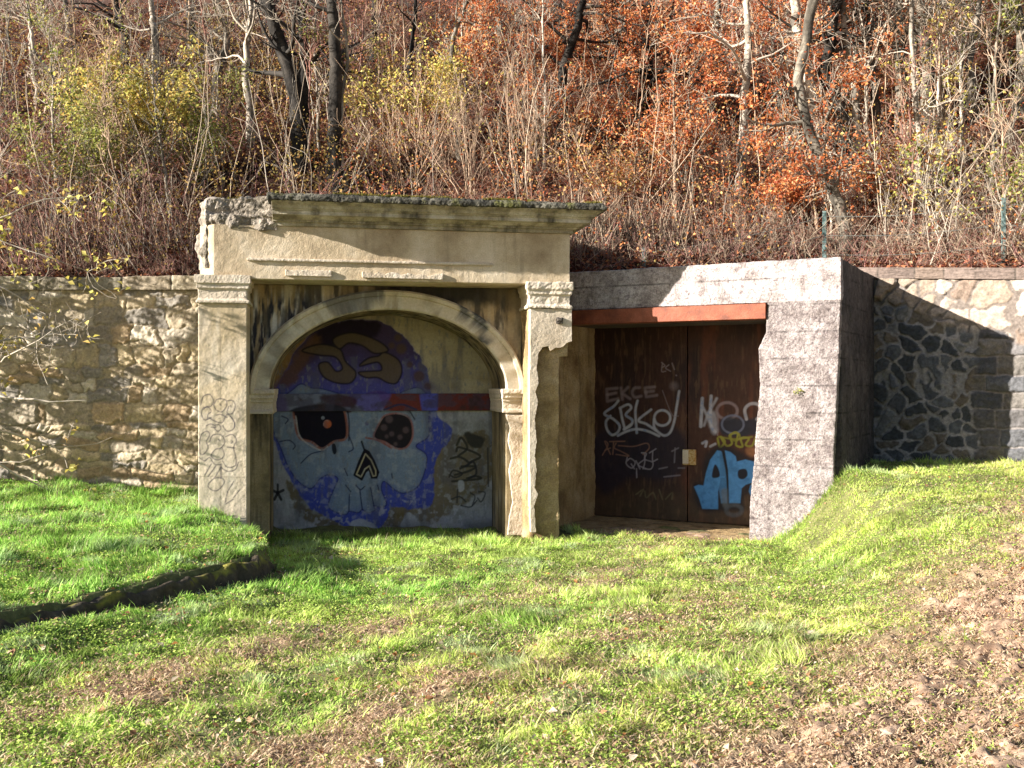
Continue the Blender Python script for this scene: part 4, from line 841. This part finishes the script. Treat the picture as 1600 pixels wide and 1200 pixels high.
# crumbs of soil
r = np.random.default_rng(33)
X, Y = ground_pts(200000, 3.2, 12, 1.25, r); br, cor = bare(X, Y); ok = lawn_mask(X, Y) & (r.random(len(X)) < br**1.2*(.35+.65*cor)*.7+.01); X, Y, cor = X[ok], Y[ok], cor[ok]; n = len(X)
sz_ = r.gamma(1.3, .0035, n)+.003; z = ground_z(X, Y)+cor*.0+.004
oc = np.array([[1, 0, 0], [-1, 0, 0], [0, 1, 0], [0, -1, 0], [0, 0, 1], [0, 0, -1]], float); of = np.array([[0, 2, 4], [2, 1, 4], [1, 3, 4], [3, 0, 4], [2, 0, 5], [1, 2, 5], [3, 1, 5], [0, 3, 5]])
V = np.stack([X, Y, z], 1)[:, None, :]+oc[None]*sz_[:, None, None]*r.uniform(.5, 1.2, (n, 6, 1))*np.array([1, 1, .75])
cc = lerp(np.array([.15, .09, .06]), np.array([.50, .35, .25]), r.random((n, 1)))
tag(link('soil_crumbs', np_mesh('soil_crumbs', V.reshape(-1, 3), [(np.arange(n)[:, None, None]*6+of[None]).reshape(-1, 3)], M_ground, np.repeat(cc, 6, 0))), 'loose brown soil crumbs on the bare tracks and trampled corner', 'soil', kind='stuff')
# fallen leaves on the lawn
r = np.random.default_rng(34)
X, Y = ground_pts(9000, 3.4, 13.6, 1.1, r); ok = lawn_mask(X, Y) & (fbm(X*1.2, Y*1.2, 17) > .38); X, Y = X[ok], Y[ok]; n = len(X)
pal = np.array([[.36, .20, .10], [.48, .30, .17], [.60, .44, .31], [.26, .13, .07], [.62, .52, .40], [.46, .20, .07]])
V, Fc, cc = leaf_quads(np.stack([X, Y, ground_z(X, Y)+r.uniform(.005, .035, n)], 1), .012+r.gamma(2, .007, n), pal[r.integers(0, 6, n)], r, .5)
tag(link('fallen_leaves', np_mesh('fallen_leaves', V, Fc, M_leaf, cc)), 'scattered brown and orange fallen leaves lying on the lawn', 'leaves', kind='stuff')

# ------------------------------------------------------------------ woods: branching generator, all levels vectorised
def tubes(P, R, sides, cols):
    """P (N,K,3), R (N,K) -> verts, quads, colours"""
    N, K, _ = P.shape; T = np.gradient(P, axis=1); T /= np.linalg.norm(T, axis=2, keepdims=True)+1e-9
    ref = np.where(np.abs(T[..., 2:3]) > .9, np.array([1.0, 0, 0]), np.array([0, 0, 1.0])); A = np.cross(T, ref); A /= np.linalg.norm(A, axis=2, keepdims=True)+1e-9; B = np.cross(T, A)
    th = np.arange(sides)*2*np.pi/sides
    V = P[:, :, None, :]+R[:, :, None, None]*(A[:, :, None, :]*np.cos(th)[None, None, :, None]+B[:, :, None, :]*np.sin(th)[None, None, :, None])
    idx = np.arange(N*K*sides).reshape(N, K, sides); nx = np.roll(idx, -1, 2)
    f = np.stack([idx[:, :-1], nx[:, :-1], nx[:, 1:], idx[:, 1:]], -1).reshape(-1, 4)
    c = np.broadcast_to(cols[:, None, None, :], (N, K, sides, 3)).reshape(-1, 3)
    return V.reshape(-1, 3), f, c
def grow(P, R, n, L, up, spread, r, K=6, tmin=.25, tmax=1.0, rr=.55, wob=.22, Lvar=.4, tpow=1.0, fade=0.45):
    """n children on random parents"""
    N, KP, _ = P.shape; par = r.integers(0, N, n); t = (tmin+(tmax-tmin)*r.random(n)**tpow)*(KP-1); i = np.minimum(t.astype(int), KP-2); fr = (t-i)[:, None]
    s = P[par, i]*(1-fr)+P[par, i+1]*fr; tan = P[par, i+1]-P[par, i]; tan /= np.linalg.norm(tan, axis=1)[:, None]+1e-9
    rad_ = (R[par, i]*(1-fr[:, 0])+R[par, i+1]*fr[:, 0])*rr*r.uniform(.7, 1.1, n)
    d = r.normal(0, 1, (n, 3)); d -= tan*(d*tan).sum(1)[:, None]; d /= np.linalg.norm(d, axis=1)[:, None]
    dr = tan*(1-spread)+d*spread; dr[:, 2] += up; dr /= np.linalg.norm(dr, axis=1)[:, None]
    ln = L*(1-Lvar*r.random(n))*(1-fade*(t/(KP-1)))
    Q = np.empty((n, K, 3)); Q[:, 0] = s; cur = dr
    for k in range(1, K):
        cur = cur+r.normal(0, wob, (n, 3)); cur[:, 2] += up*.25; cur /= np.linalg.norm(cur, axis=1)[:, None]; Q[:, k] = Q[:, k-1]+cur*(ln/(K-1))[:, None]
    RR = rad_[:, None]*np.linspace(1, .25, K)[None]
    return Q, RR
def cat(parts):
    V = []; Fq = []; Cc = []; o = 0
    for v, f, c in parts: V.append(v); Fq.append(f+o); Cc.append(c); o += len(v)
    return np.concatenate(V), np.concatenate(Fq), np.concatenate(Cc)
PALE = np.array([.36, .31, .25]); GREY = np.array([.19, .165, .13]); DARK = np.array([.035, .03, .025]); TAN = np.array([.34, .24, .165]); RED = np.array([.24, .12, .09])
LEAF = {'orange': np.array([[.58, .19, .06], [.66, .27, .10], [.46, .12, .045], [.70, .36, .17], [.36, .09, .04]]), 'yellow': np.array([[.62, .52, .12], [.70, .60, .20], [.48, .46, .12], [.66, .44, .14]]),
        'olive': np.array([[.24, .28, .06], [.38, .38, .10], [.44, .38, .13], [.18, .20, .05]]), 'mixed': np.array([[.58, .24, .09], [.58, .42, .14], [.38, .15, .07], [.50, .33, .14]])}
def tree(name, path, r0, seed, label, cat_, bark=GREY, n1=12, L1=2.2, n2=60, L2=1.0, n3=0, L3=.5, leaves=0, lkind='orange', lsize=.055, up=.12, t1=.3, group=None, spread1=.75, taper=.45, wob=.05, twc=None, leafy=None):
    r = np.random.default_rng(seed); path = np.asarray(path, float); base = path[0].copy()
    NT = 40; tt = np.linspace(0, 1, NT); q = catmull(path, 10) if len(path) > 2 else np.stack([lerp(path[0], path[1], t) for t in np.linspace(0, 1, 20)])
    s = np.linspace(0, len(q)-1, NT); i = np.minimum(s.astype(int), len(q)-2); fr = (s-i)[:, None]; T = q[i]*(1-fr)+q[i+1]*fr
    T[1:] += np.cumsum(r.normal(0, wob, (NT-1, 3)), 0)*.3*np.array([1, 1, .2]); T -= base; T[0, 2] -= .15
    P0 = T[None]; R0 = (r0*lerp(1, taper, tt)*(1+.5*np.exp(-tt*16)))[None]
    root = empty(name, base, 0, label, cat_, group)
    bj = lambda n_: bark[None]*r.uniform(.8, 1.2, (n_, 1))
    v, f, c = tubes(P0, R0, 12, bj(1)); c = c*(.3+1.2*sstep(.25, .75, fbm(v[:, 2]*5+v[:, 0]*14, v[:, 1]*14+v[:, 2]*2, seed)))[:, None]
    link('trunk', np_mesh('trunk', v, [f], M_bark, c, True), root)
    twc = bark if twc is None else twc
    P1, R1 = grow(P0, R0, n1, L1, up, spread1, r, 8, t1, 1.0, .5, .2)
    P2, R2 = grow(P1, R1, n2, L2, up, .6, r, 6, .15, 1.0, .5, .25)
    parts = [tubes(P1, R1, 6, bj(n1)), tubes(P2, np.maximum(R2, .0045), 4, twc[None]*r.uniform(.7, 1.3, (n2, 1)))]; last = P2
    if n3:
        P3, R3 = grow(P2, R2, n3, L3, up*.6, .6, r, 4, .1, 1.0, .6, .25); parts.append(tubes(P3, np.maximum(R3, .003), 3, twc[None]*r.uniform(.7, 1.3, (n3, 1)))); last = P3
    v, f, c = cat(parts); link('crown', np_mesh('crown', v, [f], M_twig, c), root)
    if leaves:
        N, K, _ = last.shape
        wgt = sstep(.35, .6, fbm(last[:, -1, 0]*1.1+seed, last[:, -1, 2]*1.1, seed))+.05; wgt /= wgt.sum()
        par = r.choice(N, leaves, p=wgt); t = r.random(leaves)*(K-1.001); i = t.astype(int); fr = (t-i)[:, None]
        p = last[par, i]*(1-fr)+last[par, i+1]*fr+r.normal(0, .05, (leaves, 3)); pal = LEAF[lkind]
        cc = pal[r.integers(0, len(pal), leaves)]*r.uniform(.65, 1.3, (leaves, 1))
        v, f, c = leaf_quads(p, r.uniform(.6, 1.3, leaves)*lsize, cc, r, .1)
        link('foliage', np_mesh('foliage', v, f, M_leaf, c), root)
    return root
def pxpath(pts, depth_shift=0.0):
    """base pixel lies on the hill, the other points rise in the same vertical plane"""
    b = hill_at(*pts[0]); out = [b]
    for (px, py) in pts[1:]:
        Y = b[1]+depth_shift; out.append(np.array([(px-800)/F*Y, Y, 2+(600-py)/F*Y]))
    d = out[-1]-out[-2] if len(out) > 1 else np.array([0, 0, 1.0]); out.append(out[-1]+d/np.linalg.norm(d)*2.5)
    return out
EW = b_ = None
T = 'tree'
big = [
 # pts, radius, bark, kwargs, label
 ([(152, 175), (58, 90), (42, 0)], .055, PALE, dict(n1=14, n2=90, n3=260, L1=1.6), 'pale slender leaning tree with many fine twigs, leftmost on the hillside'),
 ([(60, 168), (52, 80), (45, 0)], .06, PALE, dict(n1=12, n2=60, n3=200), 'slim pale-barked tree standing at the far left edge of the wood'),
 ([(195, 110), (188, 50), (184, 0)], .13, DARK, dict(n1=8, n2=50, n3=120), 'dark straight trunk behind the yellow-leaved bush'),
 ([(246, 150), (240, 60), (232, 0)], .11, PALE, dict(n1=8, n2=50, n3=160), 'tree with one bright sunlit side rising behind the yellow bush'),
 ([(338, 185), (332, 120), (345, 60), (325, 0)], .12, GREY, dict(n1=14, n2=80, n3=200, L1=1.8, spread1=.9), 'crooked grey tree with curling white branches above the broken cornice end'),
 ([(393, 225), (386, 120), (392, 60), (398, 0)], .09, PALE, dict(n1=12, n2=70, n3=200), 'pale twin-lit trunk left of the big dark trees'),
 ([(470, 262), (462, 150), (440, 70), (418, 0)], .20, DARK, dict(n1=10, n2=60, n3=160), 'thick dark trunk leaning left above the portal'),
 ([(478, 262), (468, 120), (462, 0)], .15, DARK, dict(n1=8, n2=50, n3=100), 'dark upright trunk sharing its foot with the leaning one'),
 ([(522, 292), (517, 150), (513, 0)], .17, DARK, dict(n1=8, n2=60, n3=160), 'tall straight nearly black trunk with sunlit foot above the portal'),
 ([(540, 300), (531, 200), (540, 90), (530, 0)], .045, PALE, dict(n1=8, n2=50, n3=160), 'thin white sapling just right of the straight black trunk'),
 ([(640, 160), (642, 80), (648, 0)], .07, DARK, dict(n1=8, n2=60, n3=200), 'thin dark trunk among reddish twigs at top centre'),
 ([(720, 250), (706, 160), (712, 60), (730, 0)], .07, GREY, dict(n1=12, n2=70, n3=200, leaves=2500, lkind='orange', L1=2.4, up=0), 'grey tree with red-orange leaves over the middle of the portal'),
 ([(880, 240), (882, 120), (905, 30), (915, -30)], .12, DARK, dict(n1=18, n2=150, n3=500, leaves=8500, lkind='orange', L1=3.2, L2=1.4, up=-.02, t1=.15), 'dark beech with a broad curtain of orange leaves at top centre'),
 ([(975, 165), (972, 90), (968, 0)], .16, GREY, dict(n1=10, n2=60, n3=160, leaves=900, lkind='orange'), 'short grey trunk lit on one side between the two orange beeches'),
 ([(1000, 200), (1013, 120), (1010, 60), (1018, -20)], .14, DARK, dict(n1=16, n2=140, n3=460, leaves=5500, lkind='orange', L1=3.0, L2=1.3, up=-.02, t1=.12), 'dark forked beech with bleached bare boughs reaching right'),
 ([(1085, 190), (1083, 90), (1082, 0)], .05, PALE, dict(n1=8, n2=60, n3=200, leaves=900, lkind='orange'), 'very thin white upright stem right of the forked beech'),
 ([(1158, 312), (1160, 230), (1166, 100), (1170, 0)], .10, PALE, dict(n1=14, n2=120, n3=360, leaves=5200, lkind='orange', L1=2.6, L2=1.1, t1=.3, up=0), 'pale straight trunk with dead leaves standing alone on the open slope'),
 ([(1232, 232), (1222, 170), (1205, 90), (1200, 0)], .06, GREY, dict(n1=8, n2=50, n3=160, leaves=500), 'thin grey tree leaning left beside the big double trunk'),
 ([(1290, 280), (1268, 140), (1248, 60), (1243, -20)], .15, PALE, dict(n1=12, n2=110, n3=340, leaves=2400, lkind='orange', L1=2.4, t1=.5, up=0), 'large pale trunk of a double tree, its left stem'),
 ([(1328, 395), (1318, 320), (1288, 240), (1262, 150), (1280, 20)], .11, GREY*.9, dict(n1=14, n2=120, n3=300, leaves=5200, lkind='orange', L1=1.5, t1=.12, up=0, taper=.75), 'sinuous sunlit trunk rising from low on the slope near the fence'),
 ([(1325, 268), (1316, 170), (1290, 108), (1300, 60), (1316, 0)], .15, DARK, dict(n1=12, n2=80, n3=240, leaves=1000, lkind='orange', t1=.5), 'black curved trunk of the double tree, its right stem'),
 ([(1342, 250), (1336, 120), (1318, 0)], .09, PALE, dict(n1=8, n2=60, n3=160), 'bright narrow trunk directly right of the black curved trunk'),
 ([(1375, 225), (1364, 150), (1360, 60), (1352, 0)], .10, DARK*2, dict(n1=8, n2=60, n3=160, t1=.6), 'grey tree with dark leafless crown right of the double tree'),
 ([(1412, 220), (1408, 90), (1404, 0)], .13, GREY, dict(n1=8, n2=60, n3=180), 'first of the close stand of grey trunks at upper right'),
 ([(1438, 215), (1434, 90), (1435, 0)], .08, PALE, dict(n1=8, n2=60, n3=180), 'slim white trunk in the middle of the stand at upper right'),
 ([(1456, 212), (1449, 80), (1444, 0)], .14, GREY, dict(n1=8, n2=60, n3=180), 'thickest trunk of the close stand at upper right'),
 ([(1512, 160), (1512, 80), (1522, 0)], .08, PALE, dict(n1=12, n2=100, n3=300, leaves=6500, lkind='olive', L1=2.8), 'pale tree with olive yellow leaves at the upper right corner'),
 ([(1445, 330), (1436, 290), (1432, 230), (1425, 120)], .07, PALE, dict(n1=10, n2=60, n3=200, leaves=300, lkind='yellow'), 'short sunlit stem low on the slope between the two right fence posts'),
 ([(1590, 180), (1592, 90), (1586, 0)], .10, GREY, dict(n1=12, n2=100, n3=300, leaves=6500, lkind='olive', L1=2.6), 'olive-leaved tree cut by the right edge of the picture'),
 ([(110, 60), (104, 20), (100, -60)], .10, GREY, dict(n1=8, n2=60, n3=200), 'distant grey trunk near the top left corner'),
 ([(300, 70), (300, 20), (296, -60)], .14, DARK, dict(n1=8, n2=60, n3=200), 'distant dark trunk between the yellow bush and crooked tree'),
 ([(585, 90), (580, 30), (576, -60)], .12, DARK, dict(n1=8, n2=60, n3=200, leaves=900, lkind='olive'), 'distant dark trunk with a few olive leaves above the portal'),
 ([(780, 60), (776, 10), (772, -60)], .12, GREY, dict(n1=10, n2=80, n3=240, leaves=2800, lkind='orange', up=0), 'distant grey beech behind the orange curtain of leaves'),
 ([(1120, 60), (1122, 10), (1126, -60)], .12, GREY, dict(n1=10, n2=80, n3=240, leaves=2600, lkind='orange', up=0), 'distant orange beech above the pale straight trunk'),
]
for i, (p, r0, bk, kw, lab) in enumerate(big):
    q = dict(kw); q.setdefault('leaves', 0)
    tree('beech_tree' if q.get('lkind') == 'orange' and q['leaves'] else 'woodland_tree', pxpath(p), r0*.85, 100+i, lab, T, bk, **q)
for i, (px, py, lab) in enumerate([(-90, 200, 'grey tree just outside the left edge of the wood'), (-230, 270, 'low grey tree well outside the left edge of the wood'), (-170, 110, 'upper grey tree outside the left edge of the wood'), (1680, 210, 'grey tree just outside the right edge of the wood'), (1780, 290, 'low grey tree well outside the right edge of the wood')]):
    b = hill_at(px, py); tree('woodland_tree', [b, b+np.array([.1, 0, 2.5]), b+np.array([-.1, 0, 6.0])], .11, 300+i, lab, T, GREY, n1=10, n2=80, n3=240, leaves=900, lkind='olive')
# slim saplings filling the slope
r = np.random.default_rng(77); cnt = 0
for k in range(95):
    px = r.uniform(-60, 1660); py = r.uniform(60, 385)
    if px < 940 and py > 290 and px > 300: continue
    b = hill_at(px, py); hgt = r.uniform(2.2, 5.0); le = r.normal(0, .25, 2)
    path = [b, b+np.array([le[0]*.4, le[1]*.3, hgt*.5]), b+np.array([le[0]*hgt*.35, le[1]*hgt*.2, hgt])]
    orange = 640 < px < 1420
    bk = [PALE, TAN, RED, GREY, PALE][r.integers(0, 5)]
    lv_ = int(r.uniform(0, 900)) if orange else int(r.uniform(0, 260))
    tree('sapling', path, r.uniform(.014, .035), 500+k, 'thin leafless sapling in the tangled hillside wood' if lv_ < 60 else ('thin sapling carrying rusty orange leaves in the hillside wood' if orange else 'thin sapling with a few yellowing leaves in the hillside wood'), 'sapling', bk,
         n1=14, L1=1.1, n2=60, L2=.5, n3=90, L3=.3, leaves=0 if lv_ < 60 else lv_, lkind='orange' if orange else ('yellow' if r.random() < .4 else 'olive'), t1=.12, up=.3, group='saplings on the hillside', taper=.25, wob=.03, spread1=.6)
# multi-stemmed shrubs
def shrub(name, base, nst, hgt, spr, seed, label, stem=TAN, leaves=0, lkind='yellow', lsize=.05, group=None, n2=None, lean=(0, 0), top=.0):
    r = np.random.default_rng(seed); root = empty(name, base, 0, label, 'shrub', group)
    K = 8; P = np.empty((nst, K, 3)); P[:, 0] = r.normal(0, .10, (nst, 3))*np.array([1, .6, 0]); d = np.stack([r.normal(0, spr, nst)+lean[0], r.normal(0, spr*.7, nst)+lean[1], np.ones(nst)], 1); d /= np.linalg.norm(d, axis=1)[:, None]; L = hgt*r.uniform(.55, 1.05, nst)
    for k in range(1, K): d = d+r.normal(0, .09, (nst, 3)); d /= np.linalg.norm(d, axis=1)[:, None]; P[:, k] = P[:, k-1]+d*(L/(K-1))[:, None]
    R = r.uniform(.005, .013, nst)[:, None]*np.linspace(1, .3, K)[None]
    n2 = n2 or nst*9; P2, R2 = grow(P, R, n2, hgt*.35, .25, .5, r, 5, .2, 1, .6, .2); P3, R3 = grow(P2, R2, n2*2, hgt*.16, .15, .5, r, 4, .1, 1, .7, .2)
    v, f, c = tubes(P, R, 5, stem[None]*r.uniform(.7, 1.4, (nst, 1))); link('stems', np_mesh('stems', v, [f], M_twig, c), root)
    v, f, c = cat([tubes(P2, np.maximum(R2, .003), 3, stem[None]*r.uniform(.6, 1.3, (n2, 1))), tubes(P3, np.maximum(R3, .0022), 3, stem[None]*r.uniform(.6, 1.3, (n2*2, 1)))])
    link('twigs', np_mesh('twigs', v, [f], M_twig, c), root)
    if leaves:
        w_ = (P3[:, -1, 2] > top*hgt)+.03; w_ = w_*(sstep(.3, .6, fbm(P3[:, -1, 0]*3, P3[:, -1, 2]*3, seed))+.25); w_ /= w_.sum(); par = r.choice(len(P3), leaves, p=w_); t = r.random(leaves)[:, None]
        p = P3[par, 0]*(1-t)+P3[par, -1]*t+r.normal(0, .09, (leaves, 3)); pal = LEAF[lkind]
        v, f, c = leaf_quads(p, r.uniform(.6, 1.3, leaves)*lsize, pal[r.integers(0, len(pal), leaves)]*r.uniform(.6, 1.25, (leaves, 1)), r, .1); link('foliage', np_mesh('foliage', v, f, M_leaf, c), root)
    return root
shrub('yellow_shrub', hill_at(215, 300), 20, 2.35, .28, 1, 'large bush with bright yellow leaves at its top, upper left above the wall', GREY, 4200, 'yellow', .07, top=.5)
shrub('yellow_shrub', hill_at(120, 330), 16, 2.2, .4, 2, 'olive green bush below and left of the bright yellow one', GREY, 3200, 'olive', .06, top=.3)
shrub('yellow_shrub', hill_at(300, 300), 16, 2.2, .4, 22, 'greenish bush between the bright yellow one and the cornice', GREY, 2600, 'olive', .055, top=.2)
shrub('hazel_shrub', hill_at(650, 296), 22, 2.6, .38, 3, 'fan-shaped hazel with yellow tips rising behind the middle of the cornice', TAN*1.2, 1500, 'yellow', .06, top=.6)
shrub('hazel_shrub', hill_at(590, 270), 10, 2.0, .3, 4, 'small bush with a tuft of yellow leaves left of the fan-shaped hazel', TAN, 900, 'yellow', .06, top=.5)
shrub('hazel_shrub', hill_at(715, 250), 10, 2.0, .25, 5, 'thin bush with yellow leaves right of the fan-shaped hazel', TAN, 1000, 'yellow', .06, top=.6)
shrub('hazel_shrub', hill_at(820, 305), 16, 2.8, .3, 6, 'bare pale-stemmed bush behind the right end of the cornice', TAN, 60)
shrub('hazel_shrub', hill_at(735, 308), 12, 2.0, .35, 7, 'low bare bush directly behind the cornice right of its middle', TAN, 60)
shrub('orange_shrub', hill_at(1235, 350), 12, 1.0, .6, 8, 'low mound of rusty orange beech leaves above the concrete portal', GREY, 2600, 'orange', .055)
shrub('orange_shrub', hill_at(1380, 318), 12, .9, .6, 9, 'rusty orange bush at the foot of the double tree', GREY, 2600, 'orange', .055)
shrub('orange_shrub', hill_at(1070, 290), 12, 1.6, .5, 10, 'rusty orange bush above the left part of the concrete portal', GREY, 2200, 'orange', .055)
shrub('orange_shrub', hill_at(960, 330), 12, 1.5, .5, 11, 'rust and tan bush just right of the cornice corner', TAN, 1500, 'mixed', .05)
shrub('bare_shrub', hill_at(1475, 400), 7, 1.9, .42, 12, 'bare blond branching bush between the right fence posts', PALE, 260, 'yellow', .06)
shrub('bare_shrub', hill_at(1390, 385), 7, 1.9, .3, 13, 'small bare pinkish bush right of the concrete portal top', PALE, 160, 'yellow', .06)
shrub('bare_shrub', hill_at(1590, 390), 8, 1.8, .4, 14, 'bare arching bush behind the right-hand fence post', PALE, 700, 'olive', .06)
# thickets: nobody could count these stems
def thicket(name, n, pxr, pyr, hr, colr, seed, label, nsub=7, lean=0.0, rad_=(.003, .009), spread=.28):
    r = np.random.default_rng(seed); pts = []
    px = r.uniform(*pxr, n); v = r.random(n)
    B = np.array([hill_at(a, lerp(pyr[0], pyr[1], b)) for a, b in zip(px, v)])
    K = 6; P = np.empty((n, K, 3)); P[:, 0] = B; d = np.stack([r.normal(lean, spread, n), r.normal(0, spread*.7, n), np.ones(n)], 1); d /= np.linalg.norm(d, axis=1)[:, None]; L = r.uniform(*hr, n)
    for k in range(1, K): d = d+r.normal(0, .13, (n, 3)); d /= np.linalg.norm(d, axis=1)[:, None]; P[:, k] = P[:, k-1]+d*(L/(K-1))[:, None]
    R = r.uniform(*rad_, n)[:, None]*np.linspace(1, .35, K)[None]; pal = np.array(colr)
    P2, R2 = grow(P, R, n*nsub, np.mean(hr)*.45, .2, .55, r, 4, .1, 1, .65, .22)
    vv, f, c = cat([tubes(P, R, 4, pal[r.integers(0, len(pal), n)]*r.uniform(.6, 1.3, (n, 1))), tubes(P2, np.maximum(R2, .0022), 3, pal[r.integers(0, len(pal), n*nsub)]*r.uniform(.5, 1.2, (n*nsub, 1)))])
    tag(link(name, np_mesh(name, vv, [f], M_twig, c)), label, 'thicket', kind='stuff')
DK = np.array([.06, .04, .03]); MA = np.array([.32, .16, .14]); BL_ = np.array([.42, .33, .24])
thicket('brushwood', 800, (-40, 640), (30, 432), (.4, 1.4), [TAN, MA, DK, DK, MA], 201, 'brown and pinkish brushwood tangled over the left half of the hillside', 12, 0, (.003, .008), .8)
thicket('brushwood', 900, (560, 1180), (30, 412), (.3, 1.2), [TAN, RED, DK, DK, TAN], 202, 'tan and rust brushwood tangled over the middle of the hillside', 12, 0, (.003, .007), .9)
thicket('brushwood', 1000, (1120, 1640), (230, 412), (.25, .9), [TAN, BL_, PALE, RED, DK], 203, 'blond and tan brushwood tangled over the right of the hillside', 10, 0, (.003, .007), .9)
thicket('brushwood', 650, (885, 1640), (380, 428), (.2, .65), [TAN, RED, MA, BL_, DK], 207, 'low russet scrub along the top edge of the concrete portal and right wall', 10, 0, (.003, .006), .9)
thicket('brushwood', 420, (-500, -40), (0, 430), (.4, 1.8), [TAN, MA, PALE, DK], 209, 'brushwood continuing beyond the left edge of the slope', 9, 0, (.003, .009), .6)
thicket('brushwood', 320, (1640, 1950), (60, 400), (.4, 1.6), [TAN, RED, PALE, DK], 210, 'brushwood continuing beyond the right edge of the slope', 9, 0, (.003, .009), .6)
thicket('brushwood', 260, (-20, 310), (422, 437), (.15, .4), [MA, RED, DK, TAN], 208, 'low dark scrub along the top of the left wall', 8, 0, (.003, .006), .9)
thicket('pale_stems', 190, (-40, 1640), (60, 420), (1.2, 3.2), [BL_*1.3, PALE, BL_, PALE*1.2], 206, 'long thin sunlit whips and stems rising out of the hillside brushwood', 5, 0, (.005, .010), .3)
thicket('cane_thicket', 190, (20, 310), (380, 433), (.5, 1.2), [TAN*1.2, DK, DK, RED, PALE], 204, 'dark thicket of slanting canes leaning over the left stone wall', 3, -.28, (.004, .008), .2)
thicket('cane_thicket', 260, (890, 1080), (385, 405), (.4, 1.0), [DK, DK, BL_, TAN], 205, 'row of upright dark stalks growing behind the left end of the concrete portal', 2, 0, (.004, .007), .08)
# leaf litter on the hill and dead leaves hanging in the brush
r = np.random.default_rng(88); n = 170000; Y = r.uniform(11.5, 30, n); X = (r.random(n)*1.4-.7)*Y; ok = Y > hill_y0(X)+.1; X, Y = X[ok], Y[ok]; n = len(X)
pal = np.array([[.34, .10, .05], [.46, .17, .08], [.26, .08, .05], [.52, .24, .12], [.15, .055, .04], [.55, .32, .19]])
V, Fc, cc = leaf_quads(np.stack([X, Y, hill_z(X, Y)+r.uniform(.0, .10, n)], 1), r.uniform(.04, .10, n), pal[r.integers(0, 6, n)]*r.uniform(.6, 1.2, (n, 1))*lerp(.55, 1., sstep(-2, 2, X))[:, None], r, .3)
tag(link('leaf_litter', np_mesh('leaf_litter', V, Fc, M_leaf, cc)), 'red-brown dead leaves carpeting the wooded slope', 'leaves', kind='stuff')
n = 130000; Y = r.uniform(11.5, 26, n); X = (r.random(n)*1.2-.6)*Y; ok = Y > hill_y0(X)+.1; X, Y = X[ok], Y[ok]; k = sstep(.4, .65, fbm(X*.9, Y*.9, 7)); ok = r.random(len(X)) < k*.9+.1; X, Y = X[ok], Y[ok]; n = len(X)
orf = sstep(-1.5, .5, X/Y*10+1)*.85; pick = r.random(n) < orf; A_ = np.concatenate([LEAF['mixed'], LEAF['orange']])[r.integers(0, 9, n)]; B_ = LEAF['olive'][r.integers(0, 4, n)]; cc = np.where(pick[:, None], A_, lerp(A_*.8, B_, .5))*r.uniform(.6, 1.3, (n, 1))
V, Fc, cc = leaf_quads(np.stack([X, Y, hill_z(X, Y)+r.uniform(.1, 1.3, n)], 1), r.uniform(.025, .065, n), cc, r, .1)
tag(link('brush_leaves', np_mesh('brush_leaves', V, Fc, M_leaf, cc)), 'sparse withered leaves caught in the hillside brushwood', 'leaves', kind='stuff')

# branches with yellow leaves reaching in at the left, from a young tree that stands just outside the view
tree('young_maple', [(-6.6, 12.4, .75), (-6.5, 12.4, 2.2), (-6.45, 12.4, 3.6), (-6.4, 12.3, 5.2)], .05, 900, 'young tree with sparse yellow-green leaves reaching in before the left wall', 'tree', PALE,
     n1=26, L1=2.5, n2=130, L2=.9, n3=260, L3=.4, leaves=1100, lkind='yellow', lsize=.075, up=.0, t1=.1, spread1=.95, taper=.4)
tree('field_maple', [(-9.0, 12.7, .8), (-9.1, 12.8, 2.6), (-8.9, 12.7, 4.4), (-9.0, 12.8, 7.0)], .13, 901, 'larger half-bare tree beyond the left edge casting dappled shade on the wall', 'tree', GREY,
     n1=40, L1=2.6, n2=340, L2=1.1, n3=700, L3=.5, leaves=5200, lkind='olive', lsize=.09, up=.05, t1=.1, spread1=.85, taper=.4)

# ------------------------------------------------------------------ wire fence along the wall tops
fe = empty('wire_fence', (6.0, 14.2, 3.5), 0, 'thin wire fence on pale green steel posts along the top of the retaining walls', 'fence')
def wpt(px, dy=.35):
    k = (px-800)/F; Y = np.arange(11, 20, .02); i = np.argmax(Y > hill_y0(k*Y)+dy); return np.array([k*Y[i], Y[i]])
pp = [wpt(1568), wpt(1288), wpt(1006)]
zs_ = [(4.52, 3.3), (4.55, 3.45), (4.0, 3.45)]
for (x, y), (zt2, zb2) in zip(pp, zs_):
    bm = bmesh.new(); s = .028
    add_plan(bm, [(x-s-6, y-s*.2-14.2), (x+s-6, y-s*.2-14.2), (x+s-6, y+s*.2-14.2), (x+s*.2-6, y+s*.25-14.2), (x+s*.2-6, y+s*1.6-14.2), (x-s*.2-6, y+s*1.6-14.2), (x-s*.2-6, y+s*.25-14.2), (x-s-6, y+s*.2-14.2)], zb2-.3-3.5, zt2-3.5)
    bm_obj('post', bm, M_steel, fe)
Pw = []
a_ = pp[0]+(pp[0]-pp[1])*.5
runs = [np.array([a_[0], a_[1], 4.4])]+[np.array([p[0], p[1], z[0]-.08]) for p, z in zip(pp, zs_)]
for lvl in (0, .28, .56, .8):
    for A, B in zip(runs[:-1], runs[1:]):
        t = np.linspace(0, 1, 9)[:, None]; q = A*(1-t)+B*t; q[:, 2] -= lvl+.06*np.sin(np.pi*t[:, 0]); Pw.append(q-np.array([6, 14.2, 3.5]))
Pw = np.array(Pw); v, f, c = tubes(Pw, np.full(Pw.shape[:2], .0035), 4, np.ones((len(Pw), 3))*.3); link('wire', np_mesh('wire', v, [f], M_wire, c), fe)
print('objects', len(bpy.data.objects))
